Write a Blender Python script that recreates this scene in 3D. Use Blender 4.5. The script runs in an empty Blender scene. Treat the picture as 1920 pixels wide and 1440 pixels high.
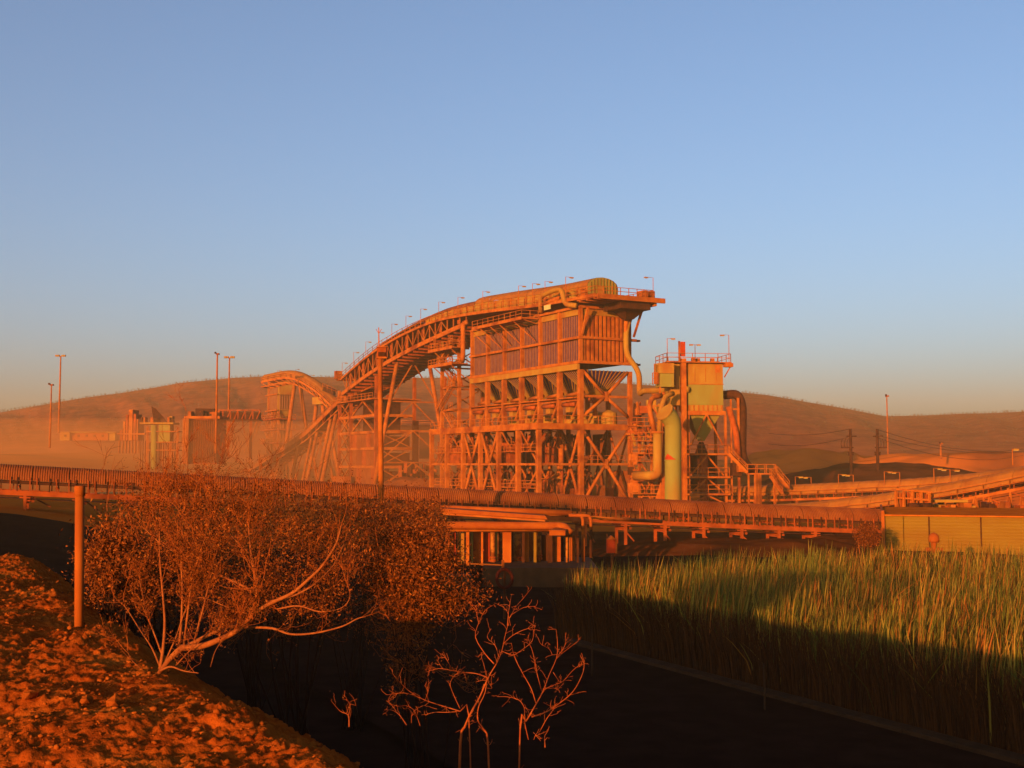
import bpy, math, random
import numpy as np
from mathutils import Vector, Matrix
HAZE = .00036
random.seed(7); np.random.seed(7)
C = bpy.context.scene.collection
sc = bpy.context.scene

# ------------------------------------------------------------------ camera, sky, sun
F = 2200.0                                   # focal length in pixels of the 1920 px wide photograph
PITCH = math.atan(150/F)
cam_d = bpy.data.cameras.new('camera'); cam = bpy.data.objects.new('camera', cam_d); C.objects.link(cam)
cam.location = (0, 0, 0); cam.rotation_euler = (math.pi/2+PITCH, 0, 0)
cam_d.sensor_width = 36; cam_d.lens = F/1920*36; cam_d.clip_start = .1; cam_d.clip_end = 6000
sc.camera = cam
SUN_EL = math.radians(6.0); SUN_AZ = math.radians(27)     # sun behind the camera, 27 degrees to its left
sun_to = Vector((-math.sin(SUN_AZ)*math.cos(SUN_EL), -math.cos(SUN_AZ)*math.cos(SUN_EL), math.sin(SUN_EL)))
world = bpy.data.worlds.new('World'); sc.world = world; world.use_nodes = True
nt = world.node_tree; bg = nt.nodes['Background']
sky = nt.nodes.new('ShaderNodeTexSky'); sky.sky_type = 'NISHITA'; sky.sun_disc = False
sky.sun_elevation = SUN_EL; sky.sun_rotation = math.radians(180+27)
sky.air_density = .80; sky.dust_density = 4.0; sky.ozone_density = 2.25; sky.altitude = 300
nt.links.new(sky.outputs[0], bg.inputs[0]); bg.inputs[1].default_value = 0.145
sd = bpy.data.lights.new('sun', 'SUN'); sd.energy = 5.0; sd.angle = math.radians(.5); sd.color = (1, .44, .11)
so = bpy.data.objects.new('sun', sd); C.objects.link(so); so.rotation_euler = sun_to.to_track_quat('Z', 'Y').to_euler()
so.location = (-20, -30, 30)
sc.view_settings.view_transform = 'Standard'; sc.view_settings.look = 'None'
sc.view_settings.exposure = 1.0; sc.view_settings.gamma = 1; sc.view_settings.use_curve_mapping = False
sc.render.engine = 'CYCLES'
sc.cycles.max_bounces = 5; sc.cycles.diffuse_bounces = 2; sc.cycles.volume_bounces = 0
sc.cycles.use_denoising = True; sc.cycles.denoiser = 'OPENIMAGEDENOISE'

# ------------------------------------------------------------------ helpers
def W(px, py, Y):                            # point at forward distance Y that the photo shows at (px, py)
    U = 720-py; c, s = math.cos(PITCH), math.sin(PITCH)
    d = (px-960, F*c-U*s, F*s+U*c); k = Y/d[1]
    return Vector((d[0]*k, Y, d[2]*k))
def V(*a): return Vector(a)
def lerp(a, b, t): return a+(b-a)*t
BASE = {}
class MB:
    def __init__(s): s.v = []; s.f = []
    def quadbox(s, p):                       # 8 points: bottom ring 0-3, top ring 4-7
        n = len(s.v); s.v += [tuple(q) for q in p]
        s.f += [(n,n+3,n+2,n+1),(n+4,n+5,n+6,n+7),(n,n+1,n+5,n+4),(n+1,n+2,n+6,n+5),(n+2,n+3,n+7,n+6),(n+3,n,n+4,n+7)]
        return s
    def fb(s, o, ax, ay, az, x0, x1, y0, y1, z0, z1):
        P = lambda x, y, z: o+ax*x+ay*y+az*z
        return s.quadbox([P(x0,y0,z0),P(x1,y0,z0),P(x1,y1,z0),P(x0,y1,z0),P(x0,y0,z1),P(x1,y0,z1),P(x1,y1,z1),P(x0,y1,z1)])
    def box(s, x0, x1, y0, y1, z0, z1):
        return s.fb(V(0,0,0), V(1,0,0), V(0,1,0), V(0,0,1), x0, x1, y0, y1, z0, z1)
    def beam(s, a, b, w, h=None, up=None):
        h = h or w; a = Vector(a); b = Vector(b); d = (b-a).normalized()
        up = Vector(up) if up else (V(0,0,1) if abs(d.z) < .95 else V(.475,-.88,0))
        x = d.cross(up).normalized(); y = x.cross(d).normalized()
        r = [x*(-w/2)-y*h/2, x*(w/2)-y*h/2, x*(w/2)+y*h/2, x*(-w/2)+y*h/2]
        return s.quadbox([a+q for q in r]+[b+q for q in r])
    def sweep(s, pts, w, h, up=(0,0,1)):
        pts = [Vector(p) for p in pts]; n0 = len(s.v); up = Vector(up)
        for i, p in enumerate(pts):
            d = (pts[min(i+1, len(pts)-1)]-pts[max(i-1, 0)]).normalized()
            x = d.cross(up).normalized(); y = x.cross(d).normalized()
            s.v += [tuple(p+q) for q in (x*(-w/2)-y*h/2, x*(w/2)-y*h/2, x*(w/2)+y*h/2, x*(-w/2)+y*h/2)]
        for i in range(len(pts)-1):
            for k in range(4):
                a = n0+4*i+k; b = n0+4*i+(k+1) % 4; s.f.append((a, b, b+4, a+4))
        e = n0+4*(len(pts)-1); s.f += [(n0+3,n0+2,n0+1,n0),(e,e+1,e+2,e+3)]
        return s
    def tube(s, pts, r, n=8, cap=True):
        pts = [Vector(p) for p in pts]; n0 = len(s.v); m = len(pts)
        rs = r if isinstance(r, (list, tuple)) else [r]*m
        d0 = (pts[1]-pts[0]).normalized()
        x = d0.cross(V(0,0,1) if abs(d0.z) < .9 else V(1,0,0)).normalized()
        for i, p in enumerate(pts):
            d = (pts[min(i+1, m-1)]-pts[max(i-1, 0)]).normalized()
            x = (x-d*x.dot(d)).normalized(); y = d.cross(x)
            for k in range(n):
                a = 2*math.pi*k/n
                s.v.append(tuple(p+x*(math.cos(a)*rs[i])+y*(math.sin(a)*rs[i])))
        for i in range(m-1):
            for k in range(n):
                a = n0+n*i+k; b = n0+n*i+(k+1) % n; s.f.append((a, b, b+n, a+n))
        if cap:
            s.f.append(tuple(n0+k for k in range(n))[::-1]); s.f.append(tuple(n0+n*(m-1)+k for k in range(n)))
        return s
    def quad(s, a, b, c, d):
        n = len(s.v); s.v += [tuple(a),tuple(b),tuple(c),tuple(d)]; s.f.append((n,n+1,n+2,n+3)); return s
    def poly(s, pts, faces):
        n = len(s.v); s.v += [tuple(p) for p in pts]; s.f += [tuple(n+i for i in f) for f in faces]; return s
    def build(s, name, mat, parent=None, label=None, kind=None, smooth=False, cat=None, group=None):
        me = bpy.data.meshes.new(name); b = BASE.get(parent.name, V(0,0,0)) if parent else V(0,0,0)
        me.from_pydata([(x-b.x, y-b.y, z-b.z) for x, y, z in s.v], [], s.f)
        me.materials.append(mat)
        if smooth: me.shade_smooth()
        o = bpy.data.objects.new(name, me); C.objects.link(o)
        if parent: o.parent = parent; BASE[o.name] = b
        tag(o, label, cat, group, kind)
        return o
def tag(o, label=None, cat=None, group=None, kind=None):
    if label: o['label'] = label
    if cat: o['category'] = cat
    if group: o['group'] = group
    if kind: o['kind'] = kind
def thing(name, label, cat, loc, group=None):
    o = bpy.data.objects.new(name, None); C.objects.link(o); o.empty_display_size = .2
    o.location = loc; BASE[o.name] = Vector(loc); tag(o, label, cat, group); return o
def inst(o, off, name=None):                 # a piece sharing its mesh, shifted by off
    c = o.copy(); C.objects.link(c); c.parent = o.parent; c.location = Vector(o.location)+Vector(off); BASE[c.name] = BASE.get(o.name, V(0,0,0)); return c
def np_mesh(name, verts, faces, mat, kind=None, smooth=False, parent=None):
    me = bpy.data.meshes.new(name); nf = len(faces); k = faces.shape[1]
    b = BASE.get(parent.name, V(0,0,0)) if parent else V(0,0,0)
    verts = np.asarray(verts, dtype=np.float64)-np.array(b)
    me.vertices.add(len(verts)); me.vertices.foreach_set('co', verts.astype(np.float32).ravel())
    me.loops.add(nf*k); me.loops.foreach_set('vertex_index', faces.astype(np.int32).ravel())
    me.polygons.add(nf); me.polygons.foreach_set('loop_start', np.arange(nf, dtype=np.int32)*k)
    if smooth: me.polygons.foreach_set('use_smooth', np.ones(nf, dtype=bool))
    me.update(calc_edges=True); me.materials.append(mat)
    o = bpy.data.objects.new(name, me); C.objects.link(o)
    if parent: o.parent = parent; BASE[o.name] = b
    if kind: o['kind'] = kind
    return o
_T = np.random.RandomState(3).rand(256, 256)
def vnoise(x, y):
    xi = np.floor(x).astype(int); yi = np.floor(y).astype(int); fx = x-xi; fy = y-yi
    fx = fx*fx*(3-2*fx); fy = fy*fy*(3-2*fy)
    g = lambda a, b: _T[a % 256, b % 256]
    return (g(xi,yi)*(1-fx)+g(xi+1,yi)*fx)*(1-fy)+(g(xi,yi+1)*(1-fx)+g(xi+1,yi+1)*fx)*fy
def ss(x, a, b):
    t = np.clip((x-a)/(b-a), 0, 1); return t*t*(3-2*t)

# ------------------------------------------------------------------ materials
def mat(name, c1, c2=None, scale=1.0, rough=.85, bump=0, fac=(.35,.65), detail=6, island=None, metal=0, c3=None, sc3=.15, stretch=None):
    K = lambda c: tuple(a*b for a, b in zip(c, (.62, .56, .27)))    # common scale that lowers every base colour, blue most
    c1 = K(c1); c2 = K(c2) if c2 else None; c3 = K(c3) if c3 else None; island = [(p_, K(c_)) for p_, c_ in island] if island else None
    m = bpy.data.materials.new(name); m.use_nodes = True; n = m.node_tree.nodes; L = m.node_tree.links
    p = n['Principled BSDF']; p.inputs['Roughness'].default_value = rough; p.inputs['Metallic'].default_value = metal
    p.inputs['Specular IOR Level'].default_value = .08 if rough < .9 else 0
    tc = n.new('ShaderNodeTexCoord'); src = tc.outputs['Object']
    if stretch:
        mp = n.new('ShaderNodeMapping'); mp.inputs['Scale'].default_value = stretch; L.new(src, mp.inputs[0]); src = mp.outputs[0]
    if island:
        g = n.new('ShaderNodeNewGeometry'); r = n.new('ShaderNodeValToRGB')
        L.new(g.outputs['Random Per Island'], r.inputs[0])
        els = r.color_ramp.elements
        for i, (pos, col) in enumerate(island):
            e = els[i] if i < 2 else els.new(pos)
            e.position = pos; e.color = (*col, 1)
        L.new(r.outputs[0], p.inputs['Base Color'])
        return m
    nz = n.new('ShaderNodeTexNoise'); nz.inputs['Scale'].default_value = scale; nz.inputs['Detail'].default_value = detail
    L.new(src, nz.inputs['Vector'])
    mr = n.new('ShaderNodeMapRange'); mr.inputs[1].default_value, mr.inputs[2].default_value = fac; L.new(nz.outputs['Fac'], mr.inputs[0])
    mx = n.new('ShaderNodeMix'); mx.data_type = 'RGBA'; L.new(mr.outputs[0], mx.inputs[0])
    mx.inputs[6].default_value = (*c1, 1); mx.inputs[7].default_value = (*(c2 or c1), 1); col = mx.outputs[2]
    if c3:
        n3 = n.new('ShaderNodeTexNoise'); n3.inputs['Scale'].default_value = sc3; n3.inputs['Detail'].default_value = 8; L.new(src, n3.inputs['Vector'])
        m3 = n.new('ShaderNodeMapRange'); m3.inputs[1].default_value = .5; m3.inputs[2].default_value = .68; L.new(n3.outputs['Fac'], m3.inputs[0])
        x3 = n.new('ShaderNodeMix'); x3.data_type = 'RGBA'; L.new(m3.outputs[0], x3.inputs[0]); L.new(col, x3.inputs[6]); x3.inputs[7].default_value = (*c3, 1); col = x3.outputs[2]
    L.new(col, p.inputs['Base Color'])
    if bump:
        b = n.new('ShaderNodeBump'); b.inputs['Strength'].default_value = bump; b.inputs['Distance'].default_value = .1
        L.new(nz.outputs['Fac'], b.inputs['Height']); L.new(b.outputs[0], p.inputs['Normal'])
    return m
M = {}
M['steel'] = mat('dusty_steel', (.54,.160,.028), (.40,.095,.016), 1.3, c3=(.24,.05,.014), sc3=.35)
M['steel2'] = mat('red_dusty_steel', (.46,.095,.022), (.30,.060,.015), 1.1, c3=(.2,.04,.012), sc3=.4)
M['dark'] = mat('dark_greasy_steel', (.10,.03,.014), (.05,.016,.01), 2)
M['tan'] = mat('tan_cladding', (.44,.25,.065), (.40,.17,.04), .8, c3=(.36,.12,.03), sc3=.3, stretch=(1,1,.4))
M['green'] = mat('pale_green_paint', (.30,.28,.11), (.28,.22,.07), .6, c3=(.38,.20,.06), sc3=.25, stretch=(1,1,.35))
M['rib'] = mat('ribbed_sheet', (.40,.17,.14), (.32,.12,.09), 1.2)
M['hood'] = mat('dusty_hood_sheet', (.33,.095,.035), (.24,.06,.022), .7, c3=(.17,.04,.018), sc3=.2)
M['hood2'] = mat('tan_hood_sheet', (.42,.16,.045), (.34,.11,.03), .6)
M['soil'] = mat('red_soil', (.40,.088,.018), (.27,.053,.012), 5.0, bump=.9, c3=(.40,.12,.03), sc3=1.2, rough=.95)
M['pit'] = mat('shade_dark_soil', (.034,.0165,.021), (.024,.011,.014), 1.2, bump=.3, rough=.95)  # near-black colour stands in for deep shade in the pit
M['yard'] = mat('dusty_yard_soil', (.62,.17,.03), (.50,.13,.022), .05, bump=.3, rough=.95, c3=(.16,.04,.014), sc3=.02)
M['hill'] = mat('scrubby_hillside', (.50,.135,.058), (.32,.076,.034), .12, rough=.95, detail=14, c3=(.26,.062,.03), sc3=.05)
M['pile_shade'] = mat('dark_ore_and_shade', (.11,.035,.018), (.075,.024,.014), .25, bump=.4, rough=.95)  # ore heap colour, also used to paint shade below the conveyor
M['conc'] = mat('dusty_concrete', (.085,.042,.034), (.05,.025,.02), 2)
M['red'] = mat('red_paint', (.50,.055,.014), (.38,.04,.014), 2)
M['redring'] = mat('dull_red_rubber', (.09,.012,.008), (.06,.008,.006), 2)
M['maroon'] = mat('maroon_sheet', (.035,.022,.26), (.025,.016,.20), 1.2)
M['roofdust'] = mat('dust_covered_roof', (.62,.17,.03), (.46,.115,.02), 1.5, rough=.95)
M['rust'] = mat('mottled_pipe', (.50,.19,.05), (.22,.06,.02), 3.5, fac=(.42,.56))
M['orange'] = mat('orange_paint', (.42,.11,.02), (.34,.075,.016), 2)
M['shed'] = mat('yellow_sheet_wall', (.28,.165,.03), (.25,.125,.024), .6, stretch=(.4,.4,2))
M['white'] = mat('pale_lamp_glass', (.72,.66,.55), (.6,.5,.4), 5, rough=.4)
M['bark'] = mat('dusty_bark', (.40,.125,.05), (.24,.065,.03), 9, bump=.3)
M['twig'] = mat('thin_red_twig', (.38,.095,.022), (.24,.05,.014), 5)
M['shade_bark'] = mat('shade_dark_bark', (.035,.011,.006), (.022,.007,.004), 5)  # blackened so the bush stems read as lying in shade
M['shrub'] = mat('red_bare_wood', (.42,.10,.035), (.28,.055,.02), 9, bump=.3)
M['stone'] = mat('red_stone', (.42,.11,.028), (.24,.055,.015), 6, bump=.5, rough=.95)
M['leafa'] = mat('dusty_leaf', (0,0,0), island=[(0,(.06,.016,.006)),(1,(.42,.13,.03)),(.35,(.17,.042,.010)),(.75,(.27,.068,.015))])
M['leafb'] = mat('brown_leaf', (0,0,0), island=[(0,(.07,.03,.012)),(1,(.30,.11,.04)),(.5,(.16,.055,.018))])
M['reed'] = mat('reed_blade', (0,0,0), island=[(0,(.025,.028,.008)),(1,(.40,.11,.03)),(.22,(.085,.085,.018)),(.42,(.19,.18,.035)),(.6,(.42,.29,.09)),(.8,(.34,.13,.035))])
M['scrub'] = mat('far_scrub', (0,0,0), island=[(0,(.10,.06,.035)),(1,(.18,.09,.05))])
_m = M['reed']; _n = _m.node_tree.nodes; _l = _m.node_tree.links; _p = _n['Principled BSDF']; _src = _p.inputs['Base Color'].links[0].from_socket
_t = _n.new('ShaderNodeTexCoord'); _z = _n.new('ShaderNodeTexNoise'); _z.inputs['Scale'].default_value = .22; _z.inputs['Detail'].default_value = 3; _l.new(_t.outputs['Object'], _z.inputs['Vector'])
_r = _n.new('ShaderNodeMapRange'); _r.inputs[1].default_value = .42; _r.inputs[2].default_value = .62; _r.inputs[4].default_value = .55; _l.new(_z.outputs['Fac'], _r.inputs[0])
_x = _n.new('ShaderNodeMix'); _x.data_type = 'RGBA'; _l.new(_r.outputs[0], _x.inputs[0]); _l.new(_src, _x.inputs[6]); _x.inputs[7].default_value = (.07, .09, .012, 1); _l.new(_x.outputs[2], _p.inputs['Base Color'])
M['shade_thatch'] = mat('shade_stem', (0,0,0), island=[(0,(.03,.010,.006)),(1,(.10,.04,.02))])  # dark colour that deepens the shade at the reeds' foot
# ------------------------------------------------------------------ ground
EC = np.array((.888, .459)); ET = np.array((-.459, .888)); KX = 2.4     # bank crest line through (2.4, 0)
def ct(X, Y): return (X-KX)*EC[0]+Y*EC[1], (X-KX)*ET[0]+Y*ET[1]
def xy(c, t): return KX+c*EC[0]+t*ET[0], c*EC[1]+t*ET[1]
def gh(X, Y):
    X = np.asarray(X, float); Y = np.asarray(Y, float)
    c, t = ct(X, Y)
    wob = (vnoise(t*.3+9, t*0+3)-.5)*.5
    bl = np.clip((c+wob+.2)/5.6, 0, 1); bank = (1-np.clip(bl*1.12-.06*(1-np.exp(-bl*14)), 0, 1))*(1-ss(t, 36, 44))
    base = -6+.5*ss(Y, 48, 70)
    left = ss(-X-.12*Y, 8, 26)*ss(Y, 30, 74)*(1-ss(Y, 110, 170))
    base = base+2.5*left
    base = base+(.6+2.8*ss(X, -10, 50)+.08*np.clip(-X-80, 0, 75))*ss(Y, 215, 300)+4.0*ss(Y, 300, 460)+ (vnoise(X*.02, Y*.02)-.5)*2.0*ss(Y, 230, 330)
    base = base-.85*ss(Y, 77, 85)*(1-ss(Y, 112, 128))*ss(X, -25, -10)
    z = base*(1-bank)+bank*(-1.68-.055*np.clip(t-23, 0, 20))
    # unseen ridge added out of frame on the left to shade the gully
    q = X-.505*Y; 
    ridge = (3.0*ss(-q, 23, 25.5)+6.0*ss(-q, 37, 42))/9*(1-ss(-q, 92, 110))*np.exp(-((Y-3)/13)**2)
    z = z+ridge*9.0*ss(-X, 13, 24)
    z = z+(vnoise(X*.6, Y*.6)-.5)*.12+(vnoise(X*.15+5, Y*.15)-.5)*.35*ss(Y, 30, 60)
    return z
def axis(segs):
    out = []
    for a, b, s in segs: out += list(np.arange(a, b, s))
    out.append(segs[-1][1]); return np.array(out)
def gridmesh(name, X, Y, Z, mt, kind='structure', smooth=True):
    ny, nx = X.shape; idx = np.arange(nx*ny).reshape(ny, nx)
    f = np.stack([idx[:-1,:-1], idx[:-1,1:], idx[1:,1:], idx[1:,:-1]], -1).reshape(-1, 4)
    return np_mesh(name, np.stack([X, Y, Z], -1).reshape(-1, 3), f, mt, kind, smooth)
gx = axis([(-1500,-300,60),(-300,-60,5),(-60,60,.5),(60,300,5),(300,1500,60)])
gy = axis([(-90,-20,3),(-20,70,.5),(70,300,2.5),(300,480,6),(480,1500,60)])
GX, GY = np.meshgrid(gx, gy); GZ = gh(GX, GY)
cc, tt = ct(GX, GY)
inside = ss(cc, -10.5, -9.6)*(1-ss(cc, 1.6, 2.4))*ss(tt, -2.6, -2.0)*(1-ss(tt, 25, 26))
GZ2 = GZ-.45*inside
pitmask = (cc > .9) & (GY < 70) & (tt > -30)
ground = gridmesh('ground', GX, GY, GZ2, M['yard'])
# material by zone: pit floor darkened in place of shade, soil bank, yard
ground.data.materials.append(M['pit']); ground.data.materials.append(M['soil']); ground.data.materials.append(M['pile_shade'])
fc = lambda A: (A[:-1,:-1]+A[1:,1:])/2
fcc, ftt, fX, fY = fc(cc), fc(tt), fc(GX), fc(GY)
mi = np.zeros(fcc.shape, int)
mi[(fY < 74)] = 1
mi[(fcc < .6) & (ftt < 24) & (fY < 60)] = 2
mi[(fY >= 74) & (fY < 112) & (fX > -12)] = 3  # dark ground painted in for the conveyor's shade
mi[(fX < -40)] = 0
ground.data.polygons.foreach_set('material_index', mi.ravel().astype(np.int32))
# rubble bank, fine relief
pc = axis([(-9.8,-5.2,.05),(-5.2,2.3,.019)]); pt = [-2.3]
while pt[-1] < 25.6: pt.append(pt[-1]+(.05 if pt[-1] < 3.5 else .016+.0016*(pt[-1]-3.5)))
pt = np.array(pt)
PC, PT = np.meshgrid(pc, pt); PX, PY = xy(PC, PT)
PX = PX+(vnoise(PX*3, PY*3)-.5)*.02
base = gh(PX, PY)
def ridged(x, y): return 1-abs(2*vnoise(x, y)-1)
n1 = vnoise(PX*.9, PY*.9)-.5; n2 = ridged(PX*4.1+7, PY*4.1)-.6; n3 = np.maximum(vnoise(PX*9.3, PY*9.3)-.5, 0); n4 = vnoise(PX*17, PY*17)-.5
n5 = np.maximum(vnoise(PX*6.1+31, PY*6.1+7)-.62, 0)
edge = ss(PC, -9.8, -9)*(1-ss(PC, 1.5, 2.3))*ss(PT, -2.3, -1.6)*(1-ss(PT, 24.6, 25.6))
def clods(X, Y, cell, seed, dens=.75):          # rounded clods of about one cell across
    gx_, gy_ = X/cell, Y/cell; ix, iy = np.floor(gx_).astype(int), np.floor(gy_).astype(int); H = np.zeros_like(X)
    for dx in (-1, 0, 1):
        for dy in (-1, 0, 1):
            jx, jy = (ix+dx+seed) % 256, (iy+dy+seed*7) % 256
            px_ = ix+dx+_T[jx, jy]; py_ = iy+dy+_T[jy, jx]; rr = .30+.42*_T[(jx+91) % 256, jy]; on = _T[jx, (jy+57) % 256] < dens
            ang = _T[(jx+31) % 256, (jy+11) % 256]*3.1; ux, uy = gx_-px_, gy_-py_
            d = np.sqrt((ux*np.cos(ang)+uy*np.sin(ang))**2+((uy*np.cos(ang)-ux*np.sin(ang))*1.5)**2)
            H = np.maximum(H, np.where(on, np.clip(1-(d/rr)**2, 0, 1)**.6*rr, 0))
    return H*cell
DX, DY = PX+(vnoise(PX*16, PY*16)-.5)*.045, PY+(vnoise(PX*16+40, PY*16)-.5)*.045
dens = vnoise(PX*.7+4, PY*.7)
PZ = base+edge*(.16*n1+.07*(vnoise(PX*2.7, PY*2.7)-.5)+.03*n2+.022*n4+.42*clods(DX, DY, .13, 5, .10)+.5*clods(DX, DY, .085, 9, .4)*(.3+dens)+.55*clods(DX, DY, .055, 13, .65)*(.5+dens)+.012*(vnoise(PX*48, PY*48)-.5))-(1-edge)*.15
# the left-hand hollow with its lip, and the lumpy crest
lip = np.exp(-((PX+3.9-.12*(PY-7))/.45)**2)*ss(PY, 4.0, 5.5)*(1-ss(PY, 8.6, 10))
PZ = PZ-.35*np.exp(-((PX+4.0)/.5)**2)*ss(PY, 3, 5)*(1-ss(PY, 8.2, 9.6))
bank = gridmesh('rubble_bank', PX, PY, PZ, M['soil'], smooth=False)
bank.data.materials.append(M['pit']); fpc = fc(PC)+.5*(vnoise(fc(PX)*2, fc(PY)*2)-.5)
bank.data.polygons.foreach_set('material_index', (fpc > .55).astype(np.int32).ravel())  # slope beyond the crest takes the dark colour standing in for its shade
def bankz(x, y): return float(gh(x, y))

# hill behind the plant
sil = [(-700,860),(-400,830),(-150,795),(0,773),(60,763),(115,754),(224,738),(336,715),(430,707),(495,704.5),(580,706),(655,709),(740,709),(817,707.5),(900,706),(1000,708),(1100,713),(1190,720),(1361,733),(1440,741),(1520,755),(1590,766),(1660,779),(1720,778),(1800,774),(1920,771),(2100,768),(2400,790),(2700,850)]
sx = np.array([p[0] for p in sil], float); sy = np.array([p[1] for p in sil], float)
hp = np.arange(-700, 2700, 7.); ht = np.linspace(0, 1.5, 90)
HP, HT = np.meshgrid(hp, ht); HS = np.interp(HP, sx, sy)
HY = 455+HT*440+ (vnoise(HP*.006, HT*0)-.5)*40*HT; crest_y = 895
HXX = (HP-960)/F*HY
crest_z = (870-HS)/F*895
base_z = gh(HXX, HY)*0+gh(HXX, np.full_like(HY, 465))
prof = np.where(HT < 1, HT**.85*(1.22-.22*HT), 1-(HT-1)**2*1.2)
rill = (vnoise(HP*.02+HT*2, HT*2.2+4)-.5)*5+(vnoise(HP*.12, HT*18)-.5)*1.6
HZ = base_z-3+(crest_z-base_z+3)*prof+rill*np.clip(HT*(1-HT)*4, 0, 1)*.8
over = (HT > 1)
hill = gridmesh('hill', HXX, HY, HZ, M['hill'])
# scrub on hill
def scrub(n, seed):
    r = np.random.RandomState(seed); vs = []; fs = []; k = 0
    P = []
    for i in range(n):
        if i < n*.36:
            px = r.uniform(-50, 1970); t = r.uniform(.975, 1.01)
        else:
            px = r.uniform(-50, 1970); t = r.uniform(.1, .97)
        P.append((px, t))
    for px, t in P:
        j = min(int((px+700)/7), len(hp)-2); i = min(int(t/1.5*89), 88)
        b = V(HXX[i, j], HY[i, j], HZ[i, j]); s = r.uniform(.35, 1.1)*(1.35 if t > .97 and r.rand() < .15 else 1)
        for q in range(14):
            a = b+V(r.normal()*s*.7, r.normal()*s*.5, r.uniform(.1, 1.5)*s); z = .42*s
            d1 = V(*r.normal(size=3))*z*.6; d2 = V(*r.normal(size=3))*z*.6
            vs += [tuple(a), tuple(a+d1), tuple(a+d2)]; fs.append((k, k+1, k+2)); k += 3
    return np_mesh('hillside_scrub', np.array(vs), np.array(fs), M['scrub'], 'stuff')
s_ = scrub(4200, 5); tag(s_, 'sparse low scrub dotted over the distant hillside', 'scrub')

# dark ore stockpile and dirt mounds
def mound(name, label, cx, cy, rx, ry, h, z0, m, seed=0, sharp=1.0, cat='mound'):
    n = 60; a = np.linspace(-1, 1, n); A, B = np.meshgrid(a, a); R = np.sqrt(A**2+B**2)
    X = cx+A*rx; Y = cy+B*ry
    hh = np.clip(1-R, 0, 1)**sharp
    hh = np.minimum(hh*1.6, .8+.2*hh)
    Z = z0+h*hh*(1+.5*(vnoise(A*4+seed, B*4)-.5))+(vnoise(A*12+seed, B*12)-.5)*h*.10*ss(hh,0,.2)-.3
    o = gridmesh(name, X, Y, Z, m, None); tag(o, label, cat); return o
mound('ore_stockpile', 'long dark ore stockpile behind the power poles on the right', 74, 232, 32, 18, 4.8, -5.0, M['pile_shade'], 3, 1, 'stockpile')
mound('soil_mound', 'low reddish dirt mound between the reeds and the covered conveyor', 14, 74, 13, 5, 1.2, -5.7, M['pile_shade'], 9, 1, 'mound')
mound('soil_mound', 'right-hand dirt mound below the conveyor beside the yellow shed', 25, 80, 9, 4, 1.0, -5.6, M['pile_shade'], 4, 1, 'mound')
for i, (px, Y, w, h) in enumerate([(1500,330,30,7),(1600,350,30,5),(1850,320,60,6)]):
    mound('spoil_heap', ['steep eroded spoil heap at the foot of the hill right of the stairs','low spoil heap behind the left power pole','broad spoil heap at the far right under the hill'][i], (px-960)/F*Y, Y, w, 14, h, float(gh((px-960)/F*Y, Y))-1, M['yard'], i*3, 1, 'spoil heap')

# kerb along the reed bed, dark track
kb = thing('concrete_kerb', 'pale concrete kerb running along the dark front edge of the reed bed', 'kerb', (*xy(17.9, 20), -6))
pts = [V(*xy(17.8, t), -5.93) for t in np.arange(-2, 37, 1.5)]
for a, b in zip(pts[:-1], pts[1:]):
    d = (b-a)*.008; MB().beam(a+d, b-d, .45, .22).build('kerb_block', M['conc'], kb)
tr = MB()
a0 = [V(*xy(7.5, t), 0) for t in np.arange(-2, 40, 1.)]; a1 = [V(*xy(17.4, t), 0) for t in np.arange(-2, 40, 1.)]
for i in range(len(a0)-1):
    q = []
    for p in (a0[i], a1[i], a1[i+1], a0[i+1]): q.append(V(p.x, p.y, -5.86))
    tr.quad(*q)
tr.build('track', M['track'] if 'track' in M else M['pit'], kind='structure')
for px, y0, y1, Y, lb in ((1110,1180,1240,33,'thin dark stake at the left end of the kerb'),(1433,1245,1315,28.5,'thin dark stake in front of the shaded reeds, right of centre')):
    p = W(px, y0, Y); MB().tube([V(p.x, Y, -6.0), p], .025, 6).build('stake', M['conc'], label=lb, cat='stake')
# ------------------------------------------------------------------ shared structural builders
Z3 = V(0, 0, 1)
def bez(pts, n=6):                           # Catmull-Rom through points
    P = [Vector(p) for p in pts]; P = [P[0]*2-P[1]]+P+[P[-1]*2-P[-2]]; out = []
    for i in range(1, len(P)-2):
        for k in range(n):
            t = k/n; a, b, c, d = P[i-1:i+3]
            out.append(.5*((2*b)+(c-a)*t+(2*a-5*b+4*c-d)*t*t+(3*b-a-3*c+d)*t**3))
    out.append(P[-2]); return out
def fillet(pts, r=.8, n=5):                  # pipe run with rounded elbows
    P = [Vector(p) for p in pts]; out = [P[0]]
    for i in range(1, len(P)-1):
        a = (P[i-1]-P[i]); b = (P[i+1]-P[i]); rr = min(r, a.length*.45, b.length*.45)
        A = P[i]+a.normalized()*rr; B = P[i]+b.normalized()*rr
        for k in range(n+1):
            t = k/n; out.append(A*(1-t)**2+P[i]*2*t*(1-t)+B*t*t)
    out.append(P[-1]); return out
def rail(t, pts, h=1.1, step=1.8, r=.035, m=None, name='handrail'):
    mb = MB(); pts = [Vector(p) for p in pts]
    for a, b in zip(pts[:-1], pts[1:]):
        n = max(1, round((b-a).length/step))
        for i in range(n+1): p = a.lerp(b, i/n); mb.beam(p, p+Z3*h, r*2.2)
    for k in (.5, 1): mb.sweep([p+Z3*h*k for p in pts], r*2, r*2)
    return mb.build(name, m or M['steel'], t)
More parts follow.
